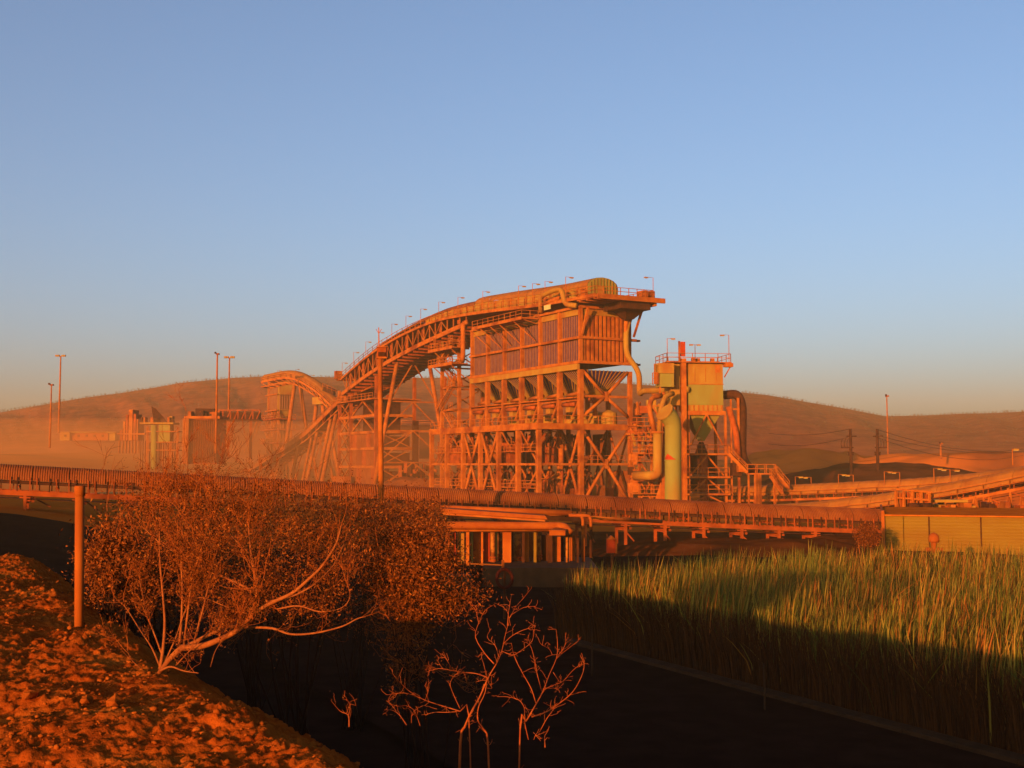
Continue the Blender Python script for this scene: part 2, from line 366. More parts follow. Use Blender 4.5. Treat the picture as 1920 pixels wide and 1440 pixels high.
def stair(t, a, b, w, side, m=None):
    m = m or M['steel']; a = Vector(a); b = Vector(b); s = Vector(side).normalized()
    for k in (0, w): MB().beam(a+s*k, b+s*k, .12, .3).build('stringer', m, t)
    mb = MB(); n = max(3, int(abs(b.z-a.z)/.3))
    for i in range(n): p = a.lerp(b, (i+.5)/n); mb.beam(p+s*.07, p+s*(w-.07), .25, .05)
    mb.build('treads', m, t)
    for k in (0, w): rail(t, [a+s*k, b+s*k], 1.0, 1.5)
def xbrace(t, p00, p10, p01, p11, r=.18, name='brace', m=None, tube=True):
    m = m or M['steel']
    for a, b in ((p00, p11), (p10, p01)):
        mb = MB(); (mb.tube([a, b], r, 8) if tube else mb.beam(a, b, r*2)).build(name, m, t)
def lamp(t, p, h=2.0, arm=(.7,0,0), m=None, name='lamp'):
    p = Vector(p); arm = Vector(arm); o = MB().tube([p, p+Z3*h, p+Z3*h+arm], .05, 6).build(name, m or M['steel'], t)
    c = p+Z3*(h-.05)+arm; d = arm.normalized(); s = d.cross(Z3)
    MB().fb(c, d, s, Z3, -.25, .32, -.14, .14, -.08, .07).build('lamp_head', M['tan'], o)
    MB().fb(c, d, s, Z3, -.2, .27, -.11, .11, -.12, -.085).build('lamp_glass', M['white'], o)
def duct(t, pts, r, m, name='duct', n=12, fl=True):
    MB().tube(pts, r, n).build(name, m, t, smooth=True)
def frames(pts):
    out = []
    for i, p in enumerate(pts):
        d = (pts[min(i+1, len(pts)-1)]-pts[max(i-1, 0)]).normalized(); out.append((p, d, V(d.y, -d.x, 0).normalized()))
    return out
def resample(pts, step):
    P = [Vector(p) for p in pts]; L = [0]
    for a, b in zip(P[:-1], P[1:]): L.append(L[-1]+(b-a).length)
    n = max(2, round(L[-1]/step)); out = []
    for i in range(n+1):
        s = L[-1]*i/n; j = 0
        while j < len(L)-2 and L[j+1] < s: j += 1
        out.append(P[j].lerp(P[j+1], (s-L[j])/(L[j+1]-L[j])))
    return out
def hood(t, pts, w, wall, arch, m, name='hood_panel', rib=0, gap=.03, nseg=8, wallm=None, ribh=.035):
    """arched cover over a belt: one panel per pair of points, with raised corrugations when rib > 0"""
    fr = frames(pts)
    def prof(amp=0):
        q = [(-w/2-amp, 0)] if wall <= .01 else [(-w/2-amp, 0), (-w/2-amp, wall)]
        for k in range(1, nseg): a = math.pi*(1-k/nseg); q.append((math.cos(a)*(w/2+amp), wall+math.sin(a)*(arch+amp)))
        q += [(w/2+amp, 0)] if wall <= .01 else [(w/2+amp, wall), (w/2+amp, 0)]
        return q
    for (p0, d0, s0), (p1, d1, s1) in zip(fr[:-1], fr[1:]):
        L = (p1-p0).length; mb = MB(); dd = (p1-p0)/L
        stations = [(gap/2, 0), (L-gap/2, 0)]
        if rib:
            n = int(L/rib); stations = []
            for i in range(n):
                a = gap/2+(L-gap)*i/n; b = (L-gap)/n
                stations += [(a, 0), (a+b*.3, 0), (a+b*.5, ribh), (a+b*.8, ribh)]
            stations.append((L-gap/2, 0))
        rows = []
        for st, amp in stations:
            f = st/L; s = s0.lerp(s1, f).normalized(); p = p0+dd*st
            rows.append([p+s*x+Z3*z for x, z in prof(amp)])
        k = len(rows[0]); vs = [q for r in rows for q in r]; fs = []
        for i in range(len(rows)-1):
            for j in range(k-1): a = i*k+j; fs.append((a, a+1, a+1+k, a+k))
        mb.poly(vs, fs)
        # thickness along the lower rims
        mb.build(name, m, t)
def hood_end(t, p, d, s, w, wall, arch, m, name='end_wall', n=8):
    q = [p+s*(-w/2), p+s*(-w/2)+Z3*wall]+[p+s*(math.cos(math.pi*(1-k/n))*w/2)+Z3*(wall+math.sin(math.pi*k/n)*arch) for k in range(1, n)]+[p+s*w/2+Z3*wall, p+s*w/2]
    th = d*.12; mb = MB(); nn = len(q)
    mb.poly(q+[x-th for x in q], [tuple(range(nn)), tuple(range(2*nn-1, nn-1, -1))]+[(i, (i+1) % nn, (i+1) % nn+nn, i+nn) for i in range(nn)])
    mb.build(name, m, t)

# ------------------------------------------------------------------ near covered conveyor
cv = thing('covered_conveyor', 'long ribbed-hood belt conveyor crossing the whole picture in front of the plant', 'conveyor', (0, 91, -5.5))
cp = [(-62,71.5,1.7),(-35,80,0.0),(-21,84.3,-.85),(-7.2,88.3,-1.72),(1.65,91,-2.22),(21.2,96.9,-3.36),(31.4,99.9,-3.84),(44,103.6,-4.4)]
path = resample(cp, 2.35); HH = 1.0
hood(cv, [p-Z3*HH for p in path], 1.9, 0, HH, M['hood'], 'hood_panel', rib=.15, nseg=10, gap=.05, ribh=.04)
hp_ = frames([p-Z3*HH for p in path])
for sgn in (-1, 1):
    MB().sweep([p+s*sgn*.9-Z3*.16 for p, d, s in hp_], .14, .2).build('stringer_channel', M['dark'], cv)
    MB().sweep([p+s*sgn*.95-Z3*.86 for p, d, s in hp_], .16, .34).build('support_beam', M['steel2'], cv)
belt = MB().sweep([p-Z3*.2 for p, d, s in hp_], 1.3, .06).build('belt', M['dark'], cv)
MB().sweep([p-Z3*1.25 for p, d, s in hp_], 1.2, .05).build('return_belt', M['dark'], cv)
for i, (p, d, s) in enumerate(frames(resample([q[0] for q in hp_], .62))):
    sh = (i % 2)*.18
    for sgn in (-1, 1):
        a = p+s*sgn*1.02+d*sh
        MB().beam(a+Z3*.2, a-Z3*.72, .07, .09).build('idler_bracket', M['steel2'] if i % 3 else M['dark'], cv)
    if i % 4 == 0: MB().tube([p+s*-.7-Z3*.45, p+s*.7-Z3*.45], .09, 8).build('idler_roller', M['steel2'], cv)
for i, (p, d, s) in enumerate(frames(resample([q[0] for q in hp_], 3.4))):
    g = bankz(p.x, p.y)
    for sgn in (-1, 1):
        a = p+s*sgn*.95-Z3*1.03
        if a.z-g > .3:
            MB().beam(V(a.x, a.y, g-.3), a, .2, .2, up=d).build('leg', M['steel2'], cv)
            MB().beam(a-Z3*.12-d*.35, a-Z3*.12+d*.35, .3, .1).build('cap_plate', M['steel2'], cv)
    a = p-s*.95-Z3*1.1; b = p-s*.95+d*1.5; MB().beam(V(b.x, b.y, g+.1), a+d*.2, .1).build('brace', M['steel2'], cv)
    MB().beam(p-s*1.0-Z3*1.5, p+s*1.0-Z3*1.5, .14).build('cross_beam', M['steel2'], cv)
    MB().tube([p-s*.85-Z3*1.38, p+s*.85-Z3*1.38+d*.5], .1, 8).build('return_roller', M['steel2'], cv)

# ------------------------------------------------------------------ main filter house, local axes u (away left), v (away right)
U_ = V(-.475, .88, 0).normalized(); V_ = V(.88, .475, 0).normalized(); O_ = W(1089, 870, 170); O_.z = 0
def Q(a, b, z): return O_+U_*a+V_*b+Z3*z
ST = M['steel']; WD = 8.6; BAY = 5.9
fh = thing('filter_house', 'huge rust-orange filter house with ribbed walls, hoppers and a braced frame below', 'industrial building', Q(17, 4, -5.5))
def qb(a0, a1, b0, b1, z0, z1): return MB().fb(O_, U_, V_, Z3, a0, a1, b0, b1, z0, z1)
# roof, floor and plain back walls
qb(-.1, 6*BAY+.1, -.1, WD+.1, 22.95, 23.15).build('roof', ST, fh)
qb(0, 6*BAY, WD-.15, WD, 14.8, 22.9).build('back_wall', M['tan'], fh)
qb(6*BAY-.15, 6*BAY, .2, WD-.2, 14.8, 22.9).build('end_wall', M['tan'], fh)
def ribbed(n, length, z0, z1, along_u, parent=fh):
    mb = MB(); d, o = (U_, V_) if along_u else (V_, U_)
    base = O_.copy()
    P = lambda a, b, z: base+d*a+o*b+Z3*z
    mb.quadbox([P(.0,.32,z0),P(length,.32,z0),P(length,.38,z0),P(0,.38,z0),P(.0,.32,z1),P(length,.32,z1),P(length,.38,z1),P(0,.38,z1)])
    sheet = mb
    return sheet, P
ribw = {True: (.19, 13), False: (.38, 11)}
for (z0, z1) in ((15.0, 18.2), (18.62, 21.75)):
    sh, P = ribbed(13, BAY-.5, z0, z1, True)
    so_ = sh.build('wall_sheet', M['maroon'], fh); so_.location = U_*.25
    rb = MB(); L = BAY-.5
    for i in range(11):
        a = (i+.5)*L/11; c0 = [P(a-.065,.22,z0),P(a+.065,.22,z0),P(a+.065,.318,z0),P(a-.065,.318,z0)]
        rb.quadbox(c0+[q+Z3*(z1-z0) for q in c0])
    ro_ = rb.build('wall_ribs', M['rib'], fh); ro_.location = U_*.25
    for k in range(1, 6): inst(so_, U_*BAY*k); inst(ro_, U_*BAY*k)
    sh, P = ribbed(11, WD-.6, z0, z1, False); so_ = sh.build('wall_sheet', M['hood'], fh); so_.location = V_*.3  # darker sheet paints in the deep shade between the ribs
    L = WD-.6
    for i in range(11):
        a = (i+.5)*L/11+.3; c0 = [P(a-.19,.0,z0),P(a+.19,.0,z0),P(a+.19,.318,z0),P(a-.19,.318,z0)]
        MB().quadbox(c0+[q+Z3*(z1-z0) for q in c0]).build('wall_rib', ST, fh)
for k in range(6): qb(k*BAY+.28, (k+1)*BAY-.28, .12, .2, 21.8, 22.85).build('blank_plate', M['tan'], fh)
qb(.1, .2, .3, WD-.3, 21.8, 22.85).build('blank_plate', M['tan'], fh)
for k in range(7):                             # wall columns above the hoppers
    qb(k*BAY-.25, k*BAY+.25, -.22, .3, 15.02, 22.7).build('wall_column', ST, fh)
qb(-.22, .3, WD-.3, WD+.2, 15.02, 22.7).build('wall_column', ST, fh)
for z, h, o in ((18.4, .36, .42), (14.8, .42, .5), (22.85, .3, .34)):
    qb(-o, 6*BAY+o, -o, -.02, z-h/2, z+h/2).build('girder', ST, fh)
    qb(-o-.002, -.03, -.018, WD+o+.6, z-h/2+.003, z+h/2-.003).build('girder', ST, fh)
for z in (18.4, 14.8): qb(-.1, .5, WD+.6, WD+1.9, z-.14, z+.14).build('beam_end', M['dark'], fh)
for k in range(6): qb(k*BAY+.02, (k+1)*BAY-.02, -.5, -.1, 13.72, 14.56).build('fascia_plate', M['tan'], fh)
# hoppers with ribs on their sloping sides
def hopper(k):
    a0, a1, b0, b1 = k*BAY+.35, (k+1)*BAY-.35, .3, WD-.3; ac, bc = (a0+a1)/2, (b0+b1)/2; zt, zb = 13.7, 10.1
    top = [Q(a0,b0,zt),Q(a1,b0,zt),Q(a1,b1,zt),Q(a0,b1,zt)]; bot = [Q(ac-.55,bc-.7,zb),Q(ac+.55,bc-.7,zb),Q(ac+.55,bc+.7,zb),Q(ac-.55,bc+.7,zb)]
    h = MB().quadbox(bot+top).build('hopper', M['maroon'], fh)
    rb = MB()
    for s in range(4):
        t0, t1, b0_, b1_ = top[s], top[(s+1) % 4], bot[s], bot[(s+1) % 4]; n = 9 if s % 2 == 0 else 11
        nrm = (t1-t0).cross(b0_-t0).normalized()*.12
        for i in range(n):
            f = (i+.5)/n; rb.beam(t0.lerp(t1, f)-nrm*.5, b0_.lerp(b1_, f)-nrm*.5, .17, .2, up=nrm)
    rb.build('hopper_ribs', M['tan'], h)
    qb(ac-.6, ac+.6, bc-.8, bc+.8, 9.1, 10.05).build('valve_box', M['steel2'], fh)
    MB().tube([Q(ac, bc, 9.1), Q(ac, bc, 7.2)], .35, 10).build('chute', ST, fh, smooth=True)
    # small platforms and drives seen between the columns
    qb(a0+.2, a1-.3, -.9, 1.4, 9.55, 9.75).build('service_platform', ST, fh)
    MB().tube([Q(a0+.3, .9, 10.5), Q(a1-.5, .9, 10.2)], .28, 8).build('duct', ST, fh, smooth=True)
    MB().tube([Q(a0+.6, -.4, 8.7), Q(a1-1.2, -.4, 8.7)], .32, 10).build('drive_motor', M['steel2'], fh, smooth=True)
    qb(ac-.3, ac+.9, -.2, .7, 7.6, 8.5).build('gearbox', M['tan'], fh)
    qb(a0+.4, a0+1.1, .4, 1.0, 5.8, 7.5).build('cabinet', M['orange'] if k % 2 else ST, fh)
    MB().beam(Q(a0, -.1, 9.2), Q(a0+1.7, -.1, 6.9), .22).build('brace', ST, fh)
for k in range(6): hopper(k)
# main columns
for k in range(7):
    for b in (0, WD):
        w = .34 if b == 0 else .28
        qb(k*BAY-w, k*BAY+w, b-w, b+w, -6, 13.7 if 1 else 14).build('column', ST, fh)
for k in range(7): qb(k*6.1-.3, k*6.1+.3, -7.3, -6.7, -6, 4.88).build('column', ST, fh)
for b in (-7, 0, WD):
    L = 36.6 if b == -7 else 35.4
    qb(.35, L, b-.12, b+.12, -.2, .12).build('tie_beam', ST, fh)
qb(-.14, .14, -6.7, -.35, -.2, .12).build('tie_beam', ST, fh)
qb(-.14, .14, .35, WD-.35, -.2, .12).build('tie_beam', ST, fh)
# deck with plated edge beams and hand rails
qb(.2, 36.6, -7, WD, 5.55, 5.75).build('deck', M['steel2'], fh)
for i in range(18): qb(i*2.05, i*2.05+2.0, -7.4, -7.05, 4.92, 5.85).build('edge_plate', ST, fh)
qb(-.3, .18, -7.35, -.36, 4.95, 5.82).build('edge_beam', ST, fh)
qb(-.3, .18, .36, WD-.3, 4.95, 5.82).build('edge_beam', ST, fh)
rail(fh, [Q(36.6,-7.2,5.85), Q(0,-7.2,5.85)], 1.15, 1.55, .04); rail(fh, [Q(-.1,-7.2,5.85), Q(-.1,-.4,5.85)], 1.15, 2.1, .04)
rail(fh, [Q(-.1,.4,5.85), Q(-.1,WD-.4,5.85)], 1.15, 2.4, .04)
# bracing
for k in (2, 3, 4, 5):
    a0, a1 = (k-1)*6.1+.3, k*6.1-.3; m_ = (a0+a1)/2
    if k in (4, 3):
        for z0, z1 in ((4.9, .15), (-5.4, -.25)):
            for a in (a0, a1): MB().tube([Q(a, -7, z0), Q(m_, -7, z1)], .23, 8).build('brace', ST, fh, smooth=True)
for k in range(6):
    a0, a1 = k*BAY+.34, (k+1)*BAY-.34
    if k in (0, 1, 2, 4):
        xbrace(fh, Q(a0,0,-5.5), Q(a1,0,-5.5), Q(a0,0,4.9), Q(a1,0,4.9), .22)
    xbrace(fh, Q(a0,WD,-5.5), Q(a1,WD,-5.5), Q(a0,WD,4.9), Q(a1,WD,4.9), .18)
    for b0, b1 in ((-6.7, -.34), (.34, WD-.34)):
        if k and k != 3: xbrace(fh, Q(k*BAY,b0,-5.5), Q(k*BAY,b1,-5.5), Q(k*BAY,b0,4.9), Q(k*BAY,b1,4.9), .16)
for (z0, zm, z1) in ((-5.5, 0, 4.9), (6.9, 9.9, 13.6)):
    for z in (z0, z1):
        for b in (.36, WD-.36): MB().tube([Q(0, b, z), Q(0, WD/2, zm)], .25, 10).build('brace', ST, fh, smooth=True)
    qb(-.3, .3, WD/2-.25, WD/2+.25, zm-.7, zm+.7).build('gusset', ST, fh)
qb(-.15, .15, .36, WD-.36, 9.7, 10.05).build('tie_beam', ST, fh)
for k in range(6): qb(k*BAY+.36, (k+1)*BAY-.36, .1, .3, 9.2, 9.45).build('tie_beam', ST, fh)
# process equipment standing inside the frame
r = random.Random(11)
for i in range(150):
    a = r.uniform(1, 35); b = r.choice([r.uniform(-5.5, -1.5), r.uniform(1, 7.5)]); z = r.choice([-5.6, -5.6, 0.1, 0.1])
    kind = r.random(); m = r.choice([M['steel2'], ST, M['steel2'], M['hood'], M['dark']])
    if kind < .3: MB().tube([Q(a,b,z), Q(a,b,z+r.uniform(2,4.4))], r.uniform(.2,.6), 10).build('vessel', m, fh, smooth=True)
    elif kind < .6: MB().tube(fillet([Q(a,b,z+.2), Q(a,b,z+3), Q(a+r.uniform(-3,3),b+r.uniform(-1,1),z+4.3)], .5, 3), r.uniform(.1,.3), 8).build('pipe', m, fh, smooth=True)
    elif kind < .8:
        w = r.uniform(.5, 1.6); qb(a-w, a+w, b-w*.7, b+w*.7, z, z+r.uniform(.8, 3.8)).build('machine_box', m, fh)
    else: MB().beam(Q(a,b,z), Q(a+r.uniform(-2,2),b,z+4.6), .2).build('post', m, fh)
for k in range(6): qb(k*BAY+.6, k*BAY+BAY-.6, WD+.5, WD+.7, .2, 4.6).build('cladding_sheet', M['hood'], fh) if k % 2 else qb(k*BAY+.6, k*BAY+BAY-.6, WD+.5, WD+.7, -5.6, -1).build('cladding_sheet', M['hood'], fh)
qb(.5, 35, .3, WD-.3, -.05, .1).build('mid_floor', M['dark'], fh)
for b in (.9,): rail(fh, [Q(.6,b,.12), Q(.6,WD-.5,.12)], 1.1, 1.3, .04); rail(fh, [Q(.6,.6,.12), Q(34,.6,.12)], 1.1, 2.2, .04)
for i in range(130):                           # thin pipes, cables trays and posts between the outer and inner columns
    a = r.uniform(.5, 36); b = r.uniform(-6.3, -.6); z0_ = r.choice([-5.5, -5.5, 0.2]); k = r.random(); L_ = r.uniform(1.5, 4.6)
    if k < .45: MB().beam(Q(a,b,z0_), Q(a,b,z0_+L_), r.uniform(.06,.16)).build('post', ST, fh)
    elif k < .75: MB().beam(Q(a,b,z0_+.3), Q(a+r.uniform(-2.2,2.2),b,z0_+L_), r.uniform(.07,.14)).build('strut', r.choice([ST, M['steel2']]), fh)
    else: MB().beam(Q(a,b,z0_+L_), Q(min(a+r.uniform(1,4),36),b,z0_+L_), r.uniform(.08,.2)).build('pipe', r.choice([ST, M['tan'], M['steel2']]), fh)
for zq in (-3.4, 1.9): rail(fh, [Q(36,-6.6,zq), Q(1,-6.6,zq)], 1.0, 2.0, .035); qb(1, 36, -6.7, -5.9, zq-.12, zq).build('walkway', ST, fh)
for i in range(9):                             # pale tanks and screens on the deck behind the hoppers
    a = 2+i*3.6; MB().tube([Q(a,6.2,5.8), Q(a,6.2,7.6), Q(a,6.2,8.0)], [1.2,1.2,.4], 14).build('screen_drum', M['tan'], fh, smooth=False)
# external service pipe at the right corner
duct(fh, fillet([Q(-.6,WD*.98,21.9), Q(-.9,WD*.86,19.8), Q(-.9,WD*.86,16.2), Q(-1.2,WD+.9,13.6), Q(-1.2,WD+.9,10.2), W(1205,733,171), W(1262,731,163), W(1290,730,159.5)], 1.2), .42, M['tan'])
duct(fh, fillet([Q(-3.6,WD+.3,23.2), Q(-2.0,WD+.6,22.6), Q(-.9,WD*.86,21.6), Q(-.9,WD*.86,18)], 1.0), .36, ST)
MB().beam(Q(-3.2,WD+.2,22.9), Q(-.4,WD+.5,18.9), .28).build('strut', ST, fh)
MB().beam(Q(-1.4,.5,22.7), Q(-.3,.1,18.9), .3).build('strut', ST, fh)
MB().beam(Q(-3.0,WD-1.6,22.7), Q(-.6,WD-1.1,20.6), .3).build('strut', M['tan'], fh)
# side service platform with hanging struts
qb(11.5, 28.5, -3.4, -.5, 22.25, 22.45).build('side_platform', ST, fh)
qb(11.5, 28.5, -3.5, -3.42, 22.1, 22.6).build('edge_beam', ST, fh)
rail(fh, [Q(28.5,-3.4,22.45), Q(11.5,-3.4,22.45), Q(11.5,-.5,22.45)], 1.1, 1.9, .04)
for a in (13, 17.8, 21, 24.5, 28): MB().beam(Q(a+1.5,-3.3,22.2), Q(a,-.15,19.0), .14).build('strut', ST, fh)
for a in range(12, 29, 3): MB().beam(Q(a,-3.3,22.3), Q(a,-.5,21.6), .12).build('bracket', ST, fh)
duct(fh, fillet([Q(35.2,-1.0,24.4), Q(36.3,-1.3,24.2), Q(36.3,-1.3,18.4), Q(38,-.6,17.7), Q(46,.6,17.8)], 1.2), .42, ST)
# duct loop on the roof edge
duct(fh, fillet([Q(10.5,-.6,23.2), Q(10,-1.0,25.6), Q(6,-1.0,26.0), Q(3.2,-1.2,25.8), Q(2.4,-1.2,23.4), Q(-.2,-.8,23.0)], 1.1), .38, M['tan'])
duct(fh, fillet([Q(9.3,-.9,24.3), Q(4.5,-.9,24.7)], 1.1), .3, ST)
qb(6.3, 8.1, -1.45, -1.3, 23.2, 23.9).build('lit_panel', M['white'], fh)

# ------------------------------------------------------------------ arched gallery over the filter house
ag = thing('arched_conveyor_gallery', 'high curved conveyor gallery sweeping up and over the filter house roof', 'conveyor gallery', Q(60, 4, -5.5))
def interp(u, tab):
    for (a, za), (b, zb) in zip(tab[:-1], tab[1:]):
        if u <= b: return za+(zb-za)*(u-a)/(b-a)
    return tab[-1][1]
dk = [(-5.5,24.1),(0,24.2),(9,24.45),(17,24.9),(25,25.4),(35,25.9),(44,26.2),(50,26.15),(56,25.8),(61,25.4),(66,24.9),(75,23.7),(80,22.85),(85,21.85),(94,19.7),(97.5,18.8)]
lc = [(36,24.2),(41,23.8),(46,23.3),(52,22.75),(58,22.1),(66,21.1),(75,19.8),(85,18.0),(94.5,16.0),(98,15.2)]
us = list(np.arange(-5.5, 97.6, 2.576))
cen = [Q(u, 4.1, interp(u, dk)) for u in us]; fr = frames(cen); sv = V_
for b, m in ((-.9, ST), (9.1, ST)): MB().sweep([c+sv*(b-4.1)-Z3*.22 for c in cen], .3, .46).build('edge_beam', m, ag)
for i in range(len(cen)-1):
    p, q_ = cen[i], cen[i+1]; d = (q_-p).normalized(); L = (q_-p).length; s = V_; n = s.cross(d) if s.cross(d).z > 0 else d.cross(s)
    MB().fb(p, d, s, n, .02, L-.02, -4.8, 4.8, -.14, 0).build('deck_panel', M['steel2'], ag)
for b in (-.9, 9.1): rail(ag, [c+sv*(b-4.1) for c in cen], 1.1, 2.57, .04)
rail(ag, [Q(-5.5,-.9,24.1), Q(-5.5,9.1,24.1)], 1.1, 1.4, .04)
# lower chord, web and bottom sheet of the curved truss
ul = [u for u in np.arange(36.5, 98.1, 2.56)]
for b in (-.6, 8.8):
    MB().sweep([Q(u, b, interp(u, lc)) for u in ul], .35, .8).build('lower_chord', ST, ag)
    for i, u in enumerate(ul[:-1]):
        u2 = ul[i+1]; zt = lambda x: interp(min(x, 97.4), dk)-.45
        MB().beam(Q(u, b, interp(u, lc)+.4), Q(min(u, 97.4), b, zt(u)), .17).build('web_post', ST, ag)
        a, c_ = (u, u2) if i % 2 else (u2, u)
        if i > 2: MB().beam(Q(a, b, interp(a, lc)+.4), Q(min(c_, 97.4), b, zt(c_)), .13).build('web_brace', ST, ag)
        if i % 3 == 1 and b < 0: MB().fb(O_, U_, V_, Z3, u+.4, u+1.5, b+.2, b+.35, interp(u, lc)+.6, zt(u)-.3).build('web_panel', M['steel2'], ag)
for i, u in enumerate(ul[:-1]):
    u2 = ul[i+1]-.03
    MB().quadbox([Q(u,-.4,interp(u,lc)-.3),Q(u2,-.4,interp(u2,lc)-.3),Q(u2,8.6,interp(u2,lc)-.3),Q(u,8.6,interp(u,lc)-.3),Q(u,-.4,interp(u,lc)-.2),Q(u2,-.4,interp(u2,lc)-.2),Q(u2,8.6,interp(u2,lc)-.2),Q(u,8.6,interp(u,lc)-.2)]).build('bottom_sheet', M['dark'], ag)
    MB().beam(Q(u,-.5,interp(u,lc)-.55), Q(u,8.8,interp(u,lc)-.55), .2, .45).build('cross_beam', M['steel2'], ag)
# belt covers: a raised hood on the curve, a second one over the filter house
def cover(u0, u1, wall, arch, w=5.2, mwall=M['tan'], win=None):
    uu = list(np.arange(u0, u1+.01, (u1-u0)/round((u1-u0)/2.6)))
    for a, b in zip(uu[:-1], uu[1:]):
        b -= .05; za, zb = interp(a, dk), interp(b, dk); h = w/2
        for sgn in (-1, 1):
            v0, v1 = 4.1+sgn*h, 4.1+sgn*(h-.08)
            if win and a > win and sgn < 0:
                MB().quadbox([Q(a,v0,za),Q(b,v0,zb),Q(b,v1,zb),Q(a,v1,za),Q(a,v0,za+.75),Q(b,v0,zb+.75),Q(b,v1,zb+.75),Q(a,v1,za+.75)]).build('side_panel', mwall, ag)
                MB().beam(Q(a+.1,v0,za+.75), Q(a+.1,v0,za+wall), .16).build('cover_post', ST, ag)
            else:
                MB().quadbox([Q(a,v0,za),Q(b,v0,zb),Q(b,v1,zb),Q(a,v1,za),Q(a,v0,za+wall),Q(b,v0,zb+wall),Q(b,v1,zb+wall),Q(a,v1,za+wall)]).build('side_panel', mwall, ag)
                MB().beam(Q(a+.1,v0-.07*sgn*-1,za), Q(a+.1,v0-.07*sgn*-1,za+wall), .14).build('cover_post', ST, ag)
        mb = MB(); n = 8; rows = []
        for x, z in ((a, za), (b, zb)):
            rows += [Q(x, 4.1-math.cos(math.pi*k/n)*(h+.12), z+wall+math.sin(math.pi*k/n)*arch) for k in range(n+1)]
        mb.poly(rows, [(k, k+1, k+n+2, k+n+1) for k in range(n)]); mb.build('roof_panel', M['hood2'] if not win else M['hood'], ag)
    hood_end(ag, Q(u0-.02, 4.1, interp(u0, dk)), U_*-1, V_, w, wall, arch, M['green'])
    e = Q(u0-.2, 4.1, interp(u0, dk))
    for k in range(-4, 5): MB().beam(e+V_*k*.55, e+V_*k*.55+Z3*(wall+arch*math.sqrt(max(0, 1-(k*.55*2/w)**2))-.12), .06).build('end_wall_rib', M['tan'], ag)
cover(37.5, 94, 1.75, 1.1, win=57); cover(.3, 37.2, 1.9, 1.45)
MB().fb(Q(-.15, 3.0, interp(0, dk)), U_, V_, Z3, -.02, .05, 0, 1.1, 0, 1.9).build('door', M['tan'], ag)
# head platform out over the right end
qb(-6.2, -.5, -.9, 9.4, 23.55, 23.9).build('head_platform', ST, ag)
qb(-6.4, -6.1, -1.0, 10.6, 23.3, 24.0).build('edge_beam', ST, ag)
qb(-5.8, -.6, 9.2, 9.5, 22.9, 23.5).build('edge_beam', ST, ag)
qb(-5.5, -.8, 3.5, 8.6, 22.3, 23.4).build('head_chute', M['dark'], ag)
MB().quadbox([Q(-2.6,6.3,21.2),Q(-1.5,6.3,21.2),Q(-1.5,7.6,21.2),Q(-2.6,7.6,21.2),Q(-4.2,5.2,22.3),Q(-.9,5.2,22.3),Q(-.9,8.4,22.3),Q(-4.2,8.4,22.3)]).build('head_hopper', M['dark'], ag)
for b, w in ((8.0, .9), (9.6, .5)): qb(-4.5, -3.0, b, b+w, 24.1, 25.3).build('drive_unit', M['orange'], ag)
for a in (-5.2, -3.2, -1.2): MB().beam(Q(a, -.9, 23.5), Q(a, 9.3, 23.5), .25, .35).build('cross_beam', ST, ag)
for k in range(12):
    a = r.uniform(-5.5, 12); b = r.uniform(-.7, .8); z = interp(a, dk); qb(a, a+r.uniform(.3, 1.2), b, b+.4, z, z+r.uniform(.4, 1.3)).build('junction_box', r.choice([ST, M['tan'], M['orange']]), ag)
for px, u in ((1181,-5.9),(1077,2.5),(1040,8.6),(1014,12.5),(986,17),(926,29.5)):
    z = interp(u, dk); lamp(ag, Q(u, -.95 if u > 0 else 8.8, z), 3.3 if u > 0 else 2.9, V_*1.0 if u > 0 else V_*-1.2)
for u in (39, 47, 55, 62, 69, 76, 83, 90, 97): lamp(ag, Q(u, -1.0, interp(u, dk)), 3.1, V_*.9)
# landing at the lower left end
qb(97.5, 100.5, -1, 9, 18.3, 18.6).build('landing', ST, ag); rail(ag, [Q(97.5,-1,18.6), Q(100.5,-1,18.6), Q(100.5,9,18.6)], 1.1, 1.4, .05)
qb(99, 100.4, -1.6, -.3, 18.6, 20.4).build('junction_box', ST, ag)
# trestle under the arch
def trestle(t, u, ztop, spread_top, spread_bot, r_=.38, zb=-6, levels=(.35, .65), v0=4.1, names='trestle_leg', lean=0):
    tp = [Q(u, v0+s*spread_top/2, ztop) for s in (-1, 1)]; bt = [Q(u+lean, v0+s*spread_bot/2, zb) for s in (-1, 1)]
    for a, b in zip(tp, bt): MB().tube([a, b], r_, 10).build(names, ST, t, smooth=True)
    ls = [0]+list(levels)
    for i, f in enumerate(ls):
        a, b = tp[0].lerp(bt[0], f), tp[1].lerp(bt[1], f); MB().beam(a, b, .26).build('trestle_tie', ST, t)
        if i+1 < len(ls)+1:
            g = ls[i+1] if i+1 < len(ls) else 1; m = (a+b)/2
            for k in (0, 1): MB().beam(m, tp[k].lerp(bt[k], g), .22).build('trestle_brace', ST, t)
trestle(ag, 70, 20.2, 7.0, 17, .42, levels=(.3, .52, .76))
